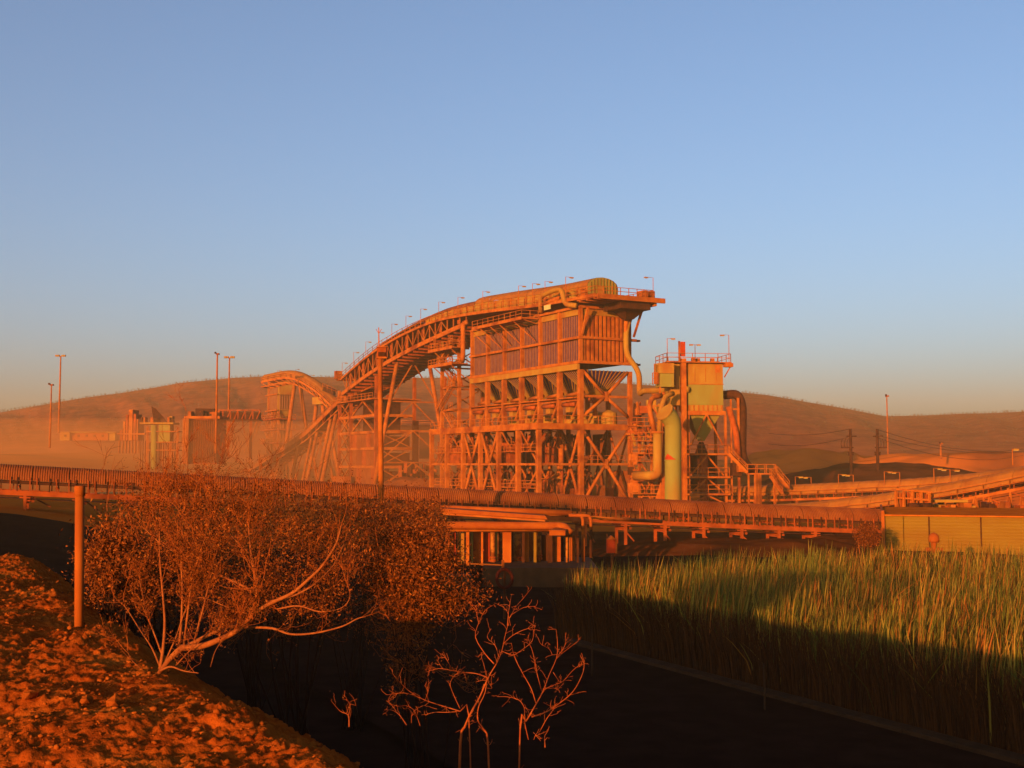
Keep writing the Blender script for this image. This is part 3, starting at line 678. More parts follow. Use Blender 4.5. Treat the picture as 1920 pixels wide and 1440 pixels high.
# stair tower against the left end of the filter house
stw = thing('stair_tower', 'open steel stair tower between the filter house and the arched gallery', 'stair tower', Q(44, 4, -5.5))
for a in (40.5, 47.5):
    for b in (0, 8.2): qb(a-.28, a+.28, b-.28, b+.28, -6, 21.5 if a > 45 else 22).build('column', ST, stw)
for z in (-.1, 5.4, 9.6, 13.6, 17.4):
    for b in (0, 8.2): qb(40.8, 47.2, b-.14, b+.14, z-.15, z+.15).build('tie_beam', ST, stw)
    for a in (40.5, 47.5): qb(a-.13, a+.13, .3, 7.9, z-.15, z+.15).build('tie_beam', ST, stw)
zz = [-5.5, -.1, 5.4, 9.6, 13.6, 17.4, 21.4]
for i, (z0, z1) in enumerate(zip(zz[:-1], zz[1:])):
    xbrace(stw, Q(40.5,8.2,z0), Q(47.5,8.2,z0), Q(40.5,8.2,z1), Q(47.5,8.2,z1), .1, tube=False)
    xbrace(stw, Q(47.5,.3,z0), Q(47.5,7.9,z0), Q(47.5,.3,z1), Q(47.5,7.9,z1), .1, tube=False)
    if i % 2: stair(stw, Q(41.4,-1.4,z1), Q(47,-1.4,z0), 1.0, V_)
    else: stair(stw, Q(41.4,-.2,z0), Q(47,-.2,z1), 1.0, V_)
    qb(39.8, 41.4, -1.6, 1, z1-.1, z1).build('landing', ST, stw); rail(stw, [Q(39.8,-1.6,z1), Q(41.4,-1.6,z1)], 1.1, .8, .04)
for z in (17.4, 20.2):
    qb(37, 47, -3, 0, z-.15, z).build('landing', ST, stw); qb(37, 47, -3.12, -3.02, z-.35, z+.2).build('edge_beam', ST, stw)
    rail(stw, [Q(47,-3,z), Q(37,-3,z), Q(37,-.2,z)], 1.1, 1.3, .045)
    MB().beam(Q(38,-2.9,z-.2), Q(38,-.2,z-2.4), .16).build('bracket', ST, stw); MB().beam(Q(45,-2.9,z-.2), Q(45,-.2,z-2.4), .16).build('bracket', ST, stw)
for i in range(14):
    a = r.uniform(37.5, 47); z = r.choice([17.4, 20.2, 13.6]); b = r.uniform(-2.6, .5)
    MB().beam(Q(a,b,z), Q(a+r.uniform(-.4,.4),b,z+r.uniform(1,2.6)), r.uniform(.15,.5), .2).build('pipe_riser', r.choice([ST, M['steel2'], M['tan']]), stw)

# ------------------------------------------------------------------ transfer tower and inclined conveyor
tt_ = thing('transfer_tower', 'square clad transfer tower under the low end of the curved gallery', 'transfer tower', Q(88, 4, -5.5))
for a in (79.5, 94, 101):
    for b in (0, 8.5): qb(a-.3, a+.3, b-.3, b+.3, -7, interp(a, lc)-1 if a < 95 else 13.2).build('column', M['steel2'], tt_)
zl = [-4.6, -.6, 3.2, 6.6, 10, 13.4]
for i, (z0, z1) in enumerate(zip(zl[:-1], zl[1:])):
    for b in (0, 8.5):
        qb(79.8, 100.7, b-.2, b+.2, z0-.3, z0+.25).build('floor_beam', ST, tt_)
        xbrace(tt_, Q(94.3,b,z0), Q(100.7,b,z0), Q(94.3,b,z1), Q(100.7,b,z1), .11, tube=False)
    qb(79.4, 79.6, .3, 8.2, z0-.3, z0+.25).build('floor_beam', ST, tt_)
    if i < 3:
        for k in range(5): qb(80+k*2.78, 80+k*2.78+2.72, .25, .35, z0+.27, z1-.32).build('wall_panel', M['hood'] if (i+k) % 3 else M['steel2'], tt_)
        qb(79.7, 79.8, 1.4, 7.6, z0+.27, z1-.9).build('wall_panel', M['dark'], tt_); xbrace(tt_, Q(79.5,.3,z0), Q(79.5,8.2,z0), Q(79.5,.3,z1), Q(79.5,8.2,z1), .1, tube=False)
    else:
        MB().beam(Q(81,.0,z0+.3), Q(86.7,.0,z1-.3), .3).build('brace', ST, tt_); MB().beam(Q(93,.0,z0+.3), Q(87,.0,z1-.3), .3).build('brace', ST, tt_)
        qb(82, 92, 2, 6.5, z0+.3, z1-.35).build('chute_box', M['dark'], tt_)
qb(78.5, 101.5, -1.2, 9.6, 13.2, 13.45).build('top_floor', ST, tt_); rail(tt_, [Q(101.5,-1.2,13.45), Q(78.5,-1.2,13.45)], 1.1, 2, .05)
for k in range(16): a = 95+r.uniform(-2, 7); b = r.uniform(-1, 2); qb(a, a+r.uniform(.4,1.4), b, b+.5, 13.45, 13.45+r.uniform(.5, 3.2)).build('machine_box', r.choice([ST, M['steel2'], M['orange']]), tt_)
qb(79, 79.4, 8.0, 9.3, -5, 9).build('dark_duct', M['dark'], tt_)
qb(91, 98, -2.5, -1.0, -6, -2.6).build('hut', M['orange'], tt_)
ic = thing('inclined_conveyor', 'straight inclined conveyor climbing from the lower left to the transfer tower', 'conveyor', Q(130, 4, -5.5))
us2 = [87+i*2.55 for i in range(37)]
zi = lambda u: interp(u, [(87,18.2),(95,17.3),(103,15.4),(116,11.6),(129,7.8),(143,5.0),(157,2.4),(170,.1),(181,-2.0)])
cen2 = [Q(u, 4.1, zi(u)) for u in us2]
hood(ic, cen2, 3.0, .7, 1.0, M['hood2'], 'hood_panel', nseg=8)
for b in (-2.4, 2.4):
    MB().sweep([c+V_*b-Z3*.3 for c in cen2], .25, 1.0).build('edge_beam', ST, ic); rail(ic, [c+V_*b for c in cen2], 1.0, 2.6, .04)
    MB().sweep([c+V_*b*.9-Z3*1.9 for c in cen2], .22, .3).build('lower_chord', ST, ic)
for i in range(len(cen2)-1):
    p, q_ = cen2[i], cen2[i+1]; d = (q_-p).normalized(); n = d.cross(V_)*-1
    if n.z < 0: n = -n
    MB().fb(p, d, V_, n, .03, (q_-p).length-.03, -2.3, 2.3, -.16, -.03).build('deck_panel', M['dark'], ic)
    MB().beam(p-V_*2.2-Z3*1.9, p+V_*2.2-Z3*1.9, .18).build('cross_beam', M['steel2'], ic)
    for b in (-2.3, 2.3):
        MB().beam(p+V_*b-Z3*.5, (q_ if i % 2 else p)+V_*b*.95-Z3*1.85, .13).build('web_brace', M['steel2'], ic)
for u, rr in ((110, .45), (113.5, .4), (123, .42), (127, .3), (137, .4), (152, .36)):
    z = zi(u)-1.9; trestle(ic, u, z, 3.4, 3.4+(z+6)*.42, rr, levels=())
# ------------------------------------------------------------------ left filter house and its arched conveyor
def px_col(px, y0, y1, Y, w=.5, m=None, name='column', t=None, base=None):
    a = W(px, y0, Y); b = W(px, y1, Y); a.x = b.x = (a.x+b.x)/2
    MB().beam(b, a, w, w).build(name, m or ST, t)
D2 = 345.
lf = thing('filter_house', 'smaller hazy filter house with ribbed walls at the left, under the small arch', 'industrial building', W(515, 880, D2))
o2 = W(522, 705, D2)
def Q2(a, b, z): return V(o2.x, o2.y, 0)+U_*a+V_*b+Z3*z
z = lambda y, Y=D2: W(960, y, Y).z
zt, zm, zb = z(709), z(740), z(769)
MB().fb(Q2(0,0,0), U_, V_, Z3, 0, 10.8, 0, 4.6, zb, zt).build('body', M['tan'], lf)
for i in range(9): a = .5+i*1.05; MB().fb(Q2(0,0,0), U_, V_, Z3, a, a+.45, -.35, -.02, zb+.3, zt-.3).build('wall_rib', ST if i > 6 else M['rib'], lf)
for i in range(6): b = .4+i*.72; MB().fb(Q2(0,0,0), U_, V_, Z3, -.3, -.02, b, b+.3, zb+.3, zm).build('wall_rib', M['rib'], lf)
MB().fb(Q2(0,0,0), U_, V_, Z3, -.9, -.03, .1, 4.2, zm, zt).build('wall_plate', M['tan'], lf)
for zz_ in (zt, zb, (zt+zb)/2): MB().fb(Q2(0,0,0), U_, V_, Z3, -.5, 10.8, -.7, -.37, zz_-.2, zz_+.2).build('girder', ST, lf)
for a in (0.3, 3.6, 6.8, 10.1):
    for b in (.3, 4.2): MB().beam(Q2(a,b,-6), Q2(a,b,zb), .55).build('column', ST, lf)
for lv in (z(785), z(805), z(830), z(860)):
    MB().fb(Q2(0,0,0), U_, V_, Z3, -1.5, 13.5, -1.2, 5, lv-.25, lv+.1).build('floor', M['steel2'], lf); rail(lf, [Q2(13.5,-1.2,lv+.1), Q2(-1.5,-1.2,lv+.1), Q2(-1.5,5,lv+.1)], 1.2, 2, .06)
    xbrace(lf, Q2(.3,-.1,lv), Q2(4.4,-.1,lv), Q2(.3,-.1,lv-4), Q2(4.4,-.1,lv-4), .12, tube=False)
    xbrace(lf, Q2(8.6,-.1,lv), Q2(12.7,-.1,lv), Q2(8.6,-.1,lv-4), Q2(12.7,-.1,lv-4), .12, tube=False)
for k in range(2): 
    c0 = [Q2(.5+4.2*k, .4, zb), Q2(4.2+4.2*k, .4, zb), Q2(4.2+4.2*k, 4.2, zb), Q2(.5+4.2*k, 4.2, zb)]; cb = Q2(2.3+4.2*k, 2.3, zb-3)
    MB().quadbox([cb+(q-cb)*.15-Z3*0 for q in [Q2(.5+4.2*k,.4,zb-3),Q2(4.2+4.2*k,.4,zb-3),Q2(4.2+4.2*k,4.2,zb-3),Q2(.5+4.2*k,4.2,zb-3)]]+c0).build('hopper', M['tan'], lf)
stair(lf, Q2(24,-1.5,z(822)), Q2(13.5,-1.5,z(775)), 1.1, V_); stair(lf, Q2(31,-1.5,z(850)), Q2(24,-1.5,z(822)), 1.1, V_)
la = thing('arched_conveyor', 'small hazy arched belt conveyor humping over the left filter house', 'conveyor', W(575, 880, 295))
apx = [(498,703,303),(512,700,302),(530,696,301),(547,695,300),(565,698,298),(583,707,296),(600,718,294),(620,736,292),(640,757,290),(668,787,288)]
ap = resample(bez([W(x, y, Y+30)-Z3*1.9 for x, y, Y in apx], 5), 2.0)
hood(la, [p for p in ap], 3.4, .7, 1.3, M['hood2'], 'hood_panel')
for b in (-2.1, 2.1):
    MB().sweep([p+s*b-Z3*.3 for p, d, s in frames(ap)], .25, .55).build('edge_beam', ST, la); rail(la, [p+s*b for p, d, s in frames(ap)], 1.0, 2, .05)
    MB().sweep([p+s*b-Z3*1.7 for p, d, s in frames(ap)], .25, .4).build('lower_chord', ST, la)
for i, (p, d, s) in enumerate(frames(ap)[:-1]):
    q_ = ap[i+1]
    for b in (-2.1, 2.1): MB().beam(p+s*b-Z3*.5, q_+s*b-Z3*1.6, .2).build('web_brace', ST, la)
    MB().beam(p-s*2-Z3*1.7, p+s*2-Z3*1.7, .2).build('cross_beam', M['dark'], la)
for (x0, y0, x1, y1, Y) in ((553,716,534,850,299),(562,718,578,830,297),(595,742,583,850,294),(604,750,613,850,293)):
    MB().tube([W(x1,y1,Y+30-(2 if x1<x0 else -2)), W(x0,y0,Y+30)], .55, 8).build('leg', ST, la, smooth=True)
for i in (2, 5, 8, 11, 14, 17): lamp(la, ap[i]+Z3*.2, 2.2, V_*.8)
MB().beam(W(586,752,322), W(618,750,321), .5, 2).build('service_box', M['tan'], la)
MB().beam(W(608,728,320), W(628,736,319), 1.5, 1.5).build('drive_unit', M['dark'], la); rail(la, [W(605,727,318), W(630,738,317)], 1.2, 1.5, .05)

# ------------------------------------------------------------------ dusty works further left
ft = thing('screening_tower', 'dusty tower with a pale green tank panel and sloping top chute at the left', 'tower', W(308, 860, 270))
Y = 270
def pbox(t, name, m, x0, x1, y0, y1, Y, dep, z=0):   # a block whose front stands at distance Y
    a = W(x0, y1, Y); b = W(x1, y0, Y); MB().box(a.x, b.x, Y, Y+dep, a.z, b.z).build(name, m, t)
pbox(ft, 'tank_panel', M['green'], 297, 319, 796, 828, Y, 3); pbox(ft, 'top_deck', M['tan'], 262, 325, 792, 795, Y-1, 5)
MB().tube([W(289,880,Y), W(289,797,Y)], .75, 12).build('standpipe', M['green'], ft, smooth=True)
MB().quadbox([W(288,792,Y), W(315,792,Y), W(315,792,Y+4), W(288,792,Y+4), W(284,762,Y), W(292,766,Y), W(292,766,Y+3), W(284,762,Y+3)]).build('sloping_chute', M['dark'], ft)
for x in (276, 300, 319, 333): px_col(x, 800, 880, Y+1, .5, t=ft)
for y in (808, 828, 843): pbox(ft, 'floor_beam', ST, 274, 334, y, y+2, Y-.5, 4)
for i in range(12): x = 262+r.uniform(0, 60); pbox(ft, 'machine_box', r.choice([ST, M['tan'], M['orange']]), x, x+r.uniform(2, 6), 780+r.uniform(0, 8), 792, Y, 2)
for i in range(16): x = 262+i*4.3; y = 846+r.uniform(-8, 6); pbox(ft, 'pipe_riser', r.choice([ST, M['steel2']]), x, x+1.6, y-20, 880, Y+2, .6)
fo = thing('ore_bin', 'stepped red ore bin with tall vertical stiffeners left of the green tower', 'bin', W(240, 850, 300))
for i, (x0, x1, y0) in enumerate([(224,230,806),(230,235,790),(235,240,778),(240,249,768),(249,255,776),(255,259,786)]): pbox(fo, 'wall_panel', ST if i % 2 else M['steel2'], x0+.4, x1, y0, 826, 300, 5)
for i in range(7): x = 222+i*6; pbox(fo, 'leg', ST, x, x+2, 826, 850, 301, .8)
pbox(fo, 'floor_beam', ST, 220, 272, 812, 815, 299.4, 4)
lb = thing('long_low_building', 'long low orange building at the foot of the hill on the far left', 'building', W(165, 826, 350))
pbox(lb, 'wall', M['orange'], 131, 203, 812, 826, 350, 12); pbox(lb, 'end_wall', M['tan'], 112, 130.6, 811, 826, 349, 13); pbox(lb, 'roof', M['tan'], 111, 217, 809.5, 811, 348.6, 14); pbox(lb, 'wall', M['tan'], 203.5, 216, 812, 826, 350.4, 12)
for x in (120, 145, 160, 175, 190): pbox(lb, 'window', M['dark'], x, x+4, 815, 819, 348.8 if x < 130 else 349.8, .3)
hw = thing('crusher_building', 'hazy orange crusher building with a raised truss bridge left of the small arch', 'building', W(395, 860, 260))
pbox(hw, 'wall', M['steel2'], 348, 408, 786, 870, 262, 8)
for i in range(14): x = 350+i*4.1; pbox(hw, 'wall_rib', ST, x, x+1.8, 787, 868, 261.3, .6)
for x in (345, 350): px_col(x, 784, 870, 260.5, .6, t=hw)
pbox(hw, 'top_floor', ST, 345, 412, 780, 785, 261, 8)
for i in range(18): x = 350+r.uniform(0, 60); pbox(hw, 'machine_box', r.choice([ST, M['steel2'], M['orange'], M['dark']]), x, x+r.uniform(2, 8), 768+r.uniform(0, 8), 780, 262+r.uniform(0, 4), 2)
pbox(hw, 'gallery_wall', M['dark'], 366, 402, 766, 779, 264, 3)
tb = thing('truss_bridge', 'dark raised conveyor bridge running left from the small filter house', 'conveyor bridge', W(440, 800, 300))
pbox(tb, 'bridge_floor', M['dark'], 402, 487, 786, 789, 297, 4); pbox(tb, 'bridge_wall', M['dark'], 402, 487, 773, 785.5, 299, 1.5)
for i in range(12): MB().beam(W(404+i*7,786,296.8), W(404+i*7+(7 if i % 2 else 0),770,296.8), .3).build('web_brace', M['steel2'], tb)
pbox(tb, 'top_chord', M['steel2'], 402, 487, 768, 770, 296.6, .4)
for x in (428, 470): px_col(x, 789, 860, 298, .6, M['steel2'], t=tb)
# second gallery seen through the trestle and low works behind
rb_ = thing('rear_conveyor', 'dark level conveyor gallery far behind the tall trestle', 'conveyor', W(800, 850, 330))
pbox(rb_, 'gallery_wall', M['dark'], 752, 812, 797, 809, 330, 3); pbox(rb_, 'gallery_floor', M['steel2'], 752, 812, 809.5, 811, 329.5, 4); pbox(rb_, 'tower', M['dark'], 786, 810, 811, 860, 331, 4)
rail(rb_, [W(752,797,329.5), W(812,797,329.5)], 1.3, 4, .07)
for x in (756, 774): px_col(x, 812, 880, 331, .5, t=rb_)
lw = thing('low_works', 'jumble of low orange tanks and frames behind the foot of the trestle', 'plant equipment', W(780, 900, 240))
for i in range(34):
    x = 745+r.uniform(0, 70); y = 858+r.uniform(0, 40); w = r.uniform(2, 9); pbox(lw, 'machine_box', r.choice([ST, M['steel2'], M['orange'], M['dark'], M['steel2']]), x, x+w, y, y+r.uniform(5, 40), 236+r.uniform(0, 8), 2)
mound('soil_mound', 'orange earth heap between the trestle foot and the filter house', W(790,900,225).x, 225, 12, 6, 3, -5.6, M['hood'], 5, 1, 'mound')

# ------------------------------------------------------------------ dust collector, stack and stairs at the right
D3 = 160.
dc = thing('dust_collector', 'square olive dust collector on a braced frame with railed roof, right of the filter house', 'dust collector', W(1320, 930, D3))
zz3 = lambda y, Y=D3: W(960, y, Y).z
O3 = W(1291, 870, D3); O3.z = 0; v3 = V(.99, .14, 0).normalized(); u3 = V(-v3.y, v3.x, 0)
def b3(name, m, a0, a1, b0, b1, z0, z1, t=dc): return MB().fb(O3, v3, u3, Z3, a0, a1, b0, b1, z0, z1).build(name, m, t)
def P3(a, b, z): return O3+v3*a+u3*b+Z3*z
zt, z1_, z2_, zb = zz3(681), zz3(720), zz3(759), zz3(770)
b3('upper_casing', M['tan'], 0, 5.0, 0, 4.6, z1_+.04, zt); b3('lower_casing', M['green'], 0, 5.0, 0, 4.6, z2_, z1_-.04)
b3('seam_flange', ST, -.05, 5.08, -.08, -.01, z1_-.05, z1_+.05)
for i in range(8): b3('skirt_rib', ST, .1+i*.66, .22+i*.66, -.1, 0, zb, z2_-.03)
b3('skirt', M['tan'], 0, 5, .02, 4.6, zb, z2_-.02); b3('ring_beam', ST, -.2, 5.3, -.2, 0, zb-.6, zb-.02)
b3('door', ST, 3.9, 4.6, -.05, -.01, zz3(698), zz3(684))
b3('side_mast', ST, -1.0, -.35, -.6, 0, -5.6, zt+.6); b3('mast_shade_strip', M['dark'], -.34, -.02, .2, 2.0, -5.6, zt-.3)  # dark strip stands in for the mast's shadow on the casing
b3('side_casing', M['tan'], -2.3, -1.02, .3, 3.6, 8.0, zt-.1)
for i in range(9): b3('wall_bolt_strip', ST, .5+i*.5, .56+i*.5, -.04, -.012, z1_+.3, zt-.4) if i % 3 == 1 else None
b3('roof_deck', ST, -3.2, 6.0, -.8, 5.2, zt+.03, zt+.16)
rail(dc, [P3(-3.1,-.7,zt+.16), P3(5.9,-.7,zt+.16), P3(5.9,5.1,zt+.16), P3(-3.1,5.1,zt+.16), P3(-3.1,-.7,zt+.16)], 1.15, 1.9, .035)
b3('corner_bracket', ST, 5.1, 6.2, -.9, .2, zt-.5, zt+.02); MB().beam(P3(5.1,-.3,zt-1.9), P3(6.0,-.3,zt-.4), .14).build('bracket', ST, dc)
b3('vent_flap', M['red'], -1.1, -.4, -.4, -.3, zt+.9, zt+2.9); b3('vent_post', ST, -1.35, -1.15, -.45, -.2, zt, zt+3.0)
for a, b in ((.8, .5), (1.6, 1), (3.6, .8)): b3('roof_box', ST, a, a+.5, b, b+.5, zt+.17, zt+.8)
lamp(dc, P3(-3.0,-.6,zt), 3.3, v3*.8); lamp(dc, P3(2.0,3,zt), 2.9, v3*.5); lamp(dc, P3(2.0,3,zt), 2.9, v3*-.5); lamp(dc, P3(5.7,-.6,zt), 3.9, v3*-.9)
hq = [P3(.2,.1,zb-.05), P3(4.9,.1,zb-.05), P3(4.9,4.5,zb-.05), P3(.2,4.5,zb-.05)]; hb = [P3(2.1,1.9,zz3(826)), P3(2.9,1.9,zz3(826)), P3(2.9,2.6,zz3(826)), P3(2.1,2.6,zz3(826))]
MB().quadbox(hb+hq).build('hopper', M['green'], dc)
for a in (-.1, 5.15):
    for b in (0, 4.4): b3('column', ST, a, a+.32, b, b+.3, -5.8, zb-.6)
for a in (.3, 4.9): MB().tube([P3(2.6,-.1,zb-.5), P3(a,-.1,zz3(835))], .13, 8).build('brace', ST, dc)
for i, y in enumerate((850, 893, 925)):
    z_ = zz3(y); b3('platform', ST, -.6, 5.6, -.9, 4.6, z_-.25, z_); rail(dc, [P3(-.5,-.8,z_), P3(5.5,-.8,z_)], 1.15, 1.5, .04)
    nz = zz3((893, 925, 945)[i]); 
    for a in (.3, 4.9): MB().beam(P3(2.6,-.05,z_-.3), P3(a,-.05,nz+.1), .2).build('brace', ST, dc)
    MB().tube([P3(2.6,1.5,nz+.1), P3(2.6,1.5,z_-.3)], .6, 10).build('vessel', M['steel2'], dc)
MB().tube([P3(2.5,2.2,zz3(850)), P3(2.5,2.2,zz3(828))], [.9,.3], 10).build('rotary_valve', M['dark'], dc)
b3('dark_housing', M['dark'], .4, 4.6, 2.6, 4.0, zz3(890), zz3(853)); b3('dark_housing', M['dark'], .4, 4.6, 2.6, 4.0, zz3(922), zz3(896))
lamp(dc, P3(1.7,-.7,zz3(850)), 2.1, v3*-.5)
# upper left casing beside the collector
b3('inlet_casing', M['tan'], -4.5, -2.35, -1.6, .9, zz3(702), zz3(683)); b3('inlet_casing', M['green'], -4.3, -2.35, -1.5, .9, zz3(727), zz3(702)-.03)
b3('inlet_slot', M['dark'], -2.3, -2.0, -.9, .3, zz3(723), zz3(694)); b3('inlet_leg', ST, -4.4, -4.2, -1.5, -1.3, zz3(740), zz3(727)); b3('cable_tray', ST, -5.1, -4.6, -1.4, -1.2, zz3(722), zz3(700)); rail(dc, [P3(-5.3,-1.4,zz3(722)), P3(-4.5,-1.4,zz3(722))], 1.5, .4, .04)
lamp(dc, P3(-5.0,-1.2,zz3(702)), 1.3, v3*.5)
# ducts round the collector
duct(dc, fillet([W(1357,741,163), W(1383,738,163), W(1392,760,162), W(1391,850,161), W(1398,872,160.5), W(1420,888,160)], 2.2, 6), .62, M['dark'])
duct(dc, fillet([W(1366,762,161), W(1369,772,161), W(1381,815,160.5), W(1384,860,160)], 1.0), .42, M['steel2'])
b3('outer_post', ST, 7.0, 7.3, 0, .3, -5.6, zz3(745)); b3('outer_post', ST, 5.9, 6.1, -.3, -.1, -5.6, zz3(748)); b3('tie', ST, 5.5, 7.3, -.05, .1, zz3(768), zz3(765))
es = thing('exhaust_stack', 'tall pale green exhaust stack with a slanted open top, right of centre', 'exhaust stack', W(1262, 945, 150))
D4 = 150.
sp = [W(1262,946,D4), W(1262,806,D4), W(1261.5,796,D4), W(1259.5,789,D4-.1), W(1256,783,D4-.2), W(1251,777,D4-.35), W(1247.5,773.5,D4-.5)]
MB().tube(sp, [1.06,1.06,1.06,1.1,1.13,1.16,1.16], 20, cap=False).build('stack_shell', M['green'], es, smooth=True)
dv = (sp[-1]-sp[-2]).normalized(); MB().tube([sp[-1]-dv*.02, sp[-1]+dv*.14], 1.28, 20).build('lid', M['tan'], es)
for y in (802, 864): a = W(1262, y, D4); MB().tube([a, a+Z3*.12], 1.12, 20).build('flange', M['green'], es)
a = W(1262, 864, D4); mb = MB()
for i in range(6):
    q0 = math.radians(195+i*14); q1 = q0+math.radians(14); h = [.3,.55,.75,.6,.45,.2,.1]
    P_ = lambda q, z_: a+V(math.cos(q)*1.075, math.sin(q)*1.075, z_+.14)
    mb.quad(P_(q0,0), P_(q1,0), P_(q1,h[i+1]), P_(q0,h[i]))
mb.build('primer_patch', M['red'], es)
# ladder-like side frame behind the stack
wd = thing('elbow_duct', 'orange twin-inlet downpipe with an elbow, just left of the pale green stack', 'duct', W(1225, 895, 156))
duct(wd, fillet([W(1190,892,158), W(1222,892,156), W(1233,888,156), W(1233,811,156)], 1.6, 6), .62, M['tan'])
duct(wd, fillet([W(1240,742,158), W(1222,745,157), W(1217,765,156), W(1227,809,156)], 1.2), .34, ST)
duct(wd, fillet([W(1262,738,158), W(1248,742,157), W(1239,765,156), W(1236,809,156)], 1.2), .34, M['tan'])
MB().tube([W(1233,812,156), W(1233,809,156)], .95, 14).build('flange', ST, wd)
sf = thing('pipe_support_frame', 'tall cluttered steel frame carrying pipes between the filter house and the stack', 'steel frame', W(1235, 935, 162))
for x in (1199, 1222, 1245, 1268): px_col(x, 735 if x > 1222 else 800, 945, 162, .3, t=sf)
for y in (738, 760, 798, 826, 838, 864, 900, 930): pbox(sf, 'tie_beam', ST, 1196 if y > 790 else 1222, 1272, y, y+1.8, 161.6, .3)
for i, (x0, y0, x1, y1) in enumerate([(1199,800,1222,826),(1222,826,1199,864),(1199,864,1222,900),(1222,900,1199,940),(1245,745,1268,795),(1268,745,1245,795),(1245,900,1232,940),(1199,900,1222,940),(1222,760,1245,798),(1245,864,1268,900)]): MB().beam(W(x0,y0,161.8), W(x1,y1,161.8), .2).build('brace', ST, sf)
for y, x0, x1 in ((798,1180,1222),(826,1182,1225),(850,1185,1225),(864,1183,1208),(902,1185,1240),(925,1185,1240)):
    pbox(sf, 'platform', ST, x0, x1, y, y+1.5, 159.5, 2); rail(sf, [W(x0,y,159.5), W(x1,y,159.5)], 1.1, 1.0, .04)
MB().quadbox([W(1240,938,157), W(1250,938,157), W(1250,938,158), W(1240,938,158), W(1243,800,157), W(1250,800,157), W(1250,800,158), W(1243,800,158)]).build('stiffener_plate', M['orange'], sf)
MB().quadbox([W(1228,938,157), W(1240,938,157), W(1240,938,158), W(1228,938,158), W(1238,905,157), W(1240,905,157), W(1240,905,158), W(1238,905,158)]).build('stiffener_plate', ST, sf)
for i in range(60):
    x = r.uniform(1184, 1245); y = r.choice([r.uniform(765, 800) if x > 1195 else 815, r.uniform(805, 930), r.uniform(805, 930)]); m = r.choice([ST, ST, M['steel2'], M['dark'], M['tan']])
    a = W(x, y, 163+r.uniform(0, 4)); k = r.random()
    if k < .4: MB().beam(a, a+V(r.uniform(-.6,.6),0,r.uniform(.8,2.4)), r.uniform(.08,.3)).build('pipe', m, sf)
    elif k < .75: w = r.uniform(.2, .9); MB().box(a.x-w, a.x+w, a.y, a.y+1, a.z, a.z+r.uniform(.3,1.6)).build('machine_box', m, sf)
    else: MB().tube([a, a+V(r.uniform(-1.5,1.5), 0, .1)], r.uniform(.08,.25), 8).build('pipe', m, sf)
MB().quadbox([W(1185,800,168),W(1206,800,168),W(1206,800,171),W(1185,800,171),W(1188,755,168),W(1200,762,168),W(1200,762,171),W(1188,755,171)]).build('dark_hopper', M['dark'], sf)
rs = thing('access_stair', 'orange railed stairs and landing stepping down right of the dust collector', 'staircase', W(1420, 930, 156))
stair(rs, W(1402,886,156), W(1368,851,157), 1.0, (0,1,0)); pl = [W(1402,887,156), W(1455,887,156)]
MB().beam(pl[0]+V(0,.5,-.1), pl[1]+V(0,.5,-.1), 1.3, .2).build('landing', ST, rs); rail(rs, [pl[0], pl[1]], 1.15, 1.1, .04); rail(rs, [pl[0]+V(0,1,0), pl[1]+V(0,1,0)], 1.15, 1.1, .04)
stair(rs, W(1480,916,156), W(1457,888,156), 1.0, (0,1,0)); stair(rs, W(1468,925,155), W(1446,893,155), .8, (0,1,0))
for x in (1418, 1424): px_col(x, 889, 945, 156, .4, t=rs)
for x in (1404, 1452): px_col(x, 889, 945, 156.6, .2, t=rs)
pbox(rs, 'machine_box', ST, 1385, 1402, 872, 885, 157.5, 2); pbox(rs, 'machine_box', M['dark'], 1374, 1390, 868, 892, 159, 2)

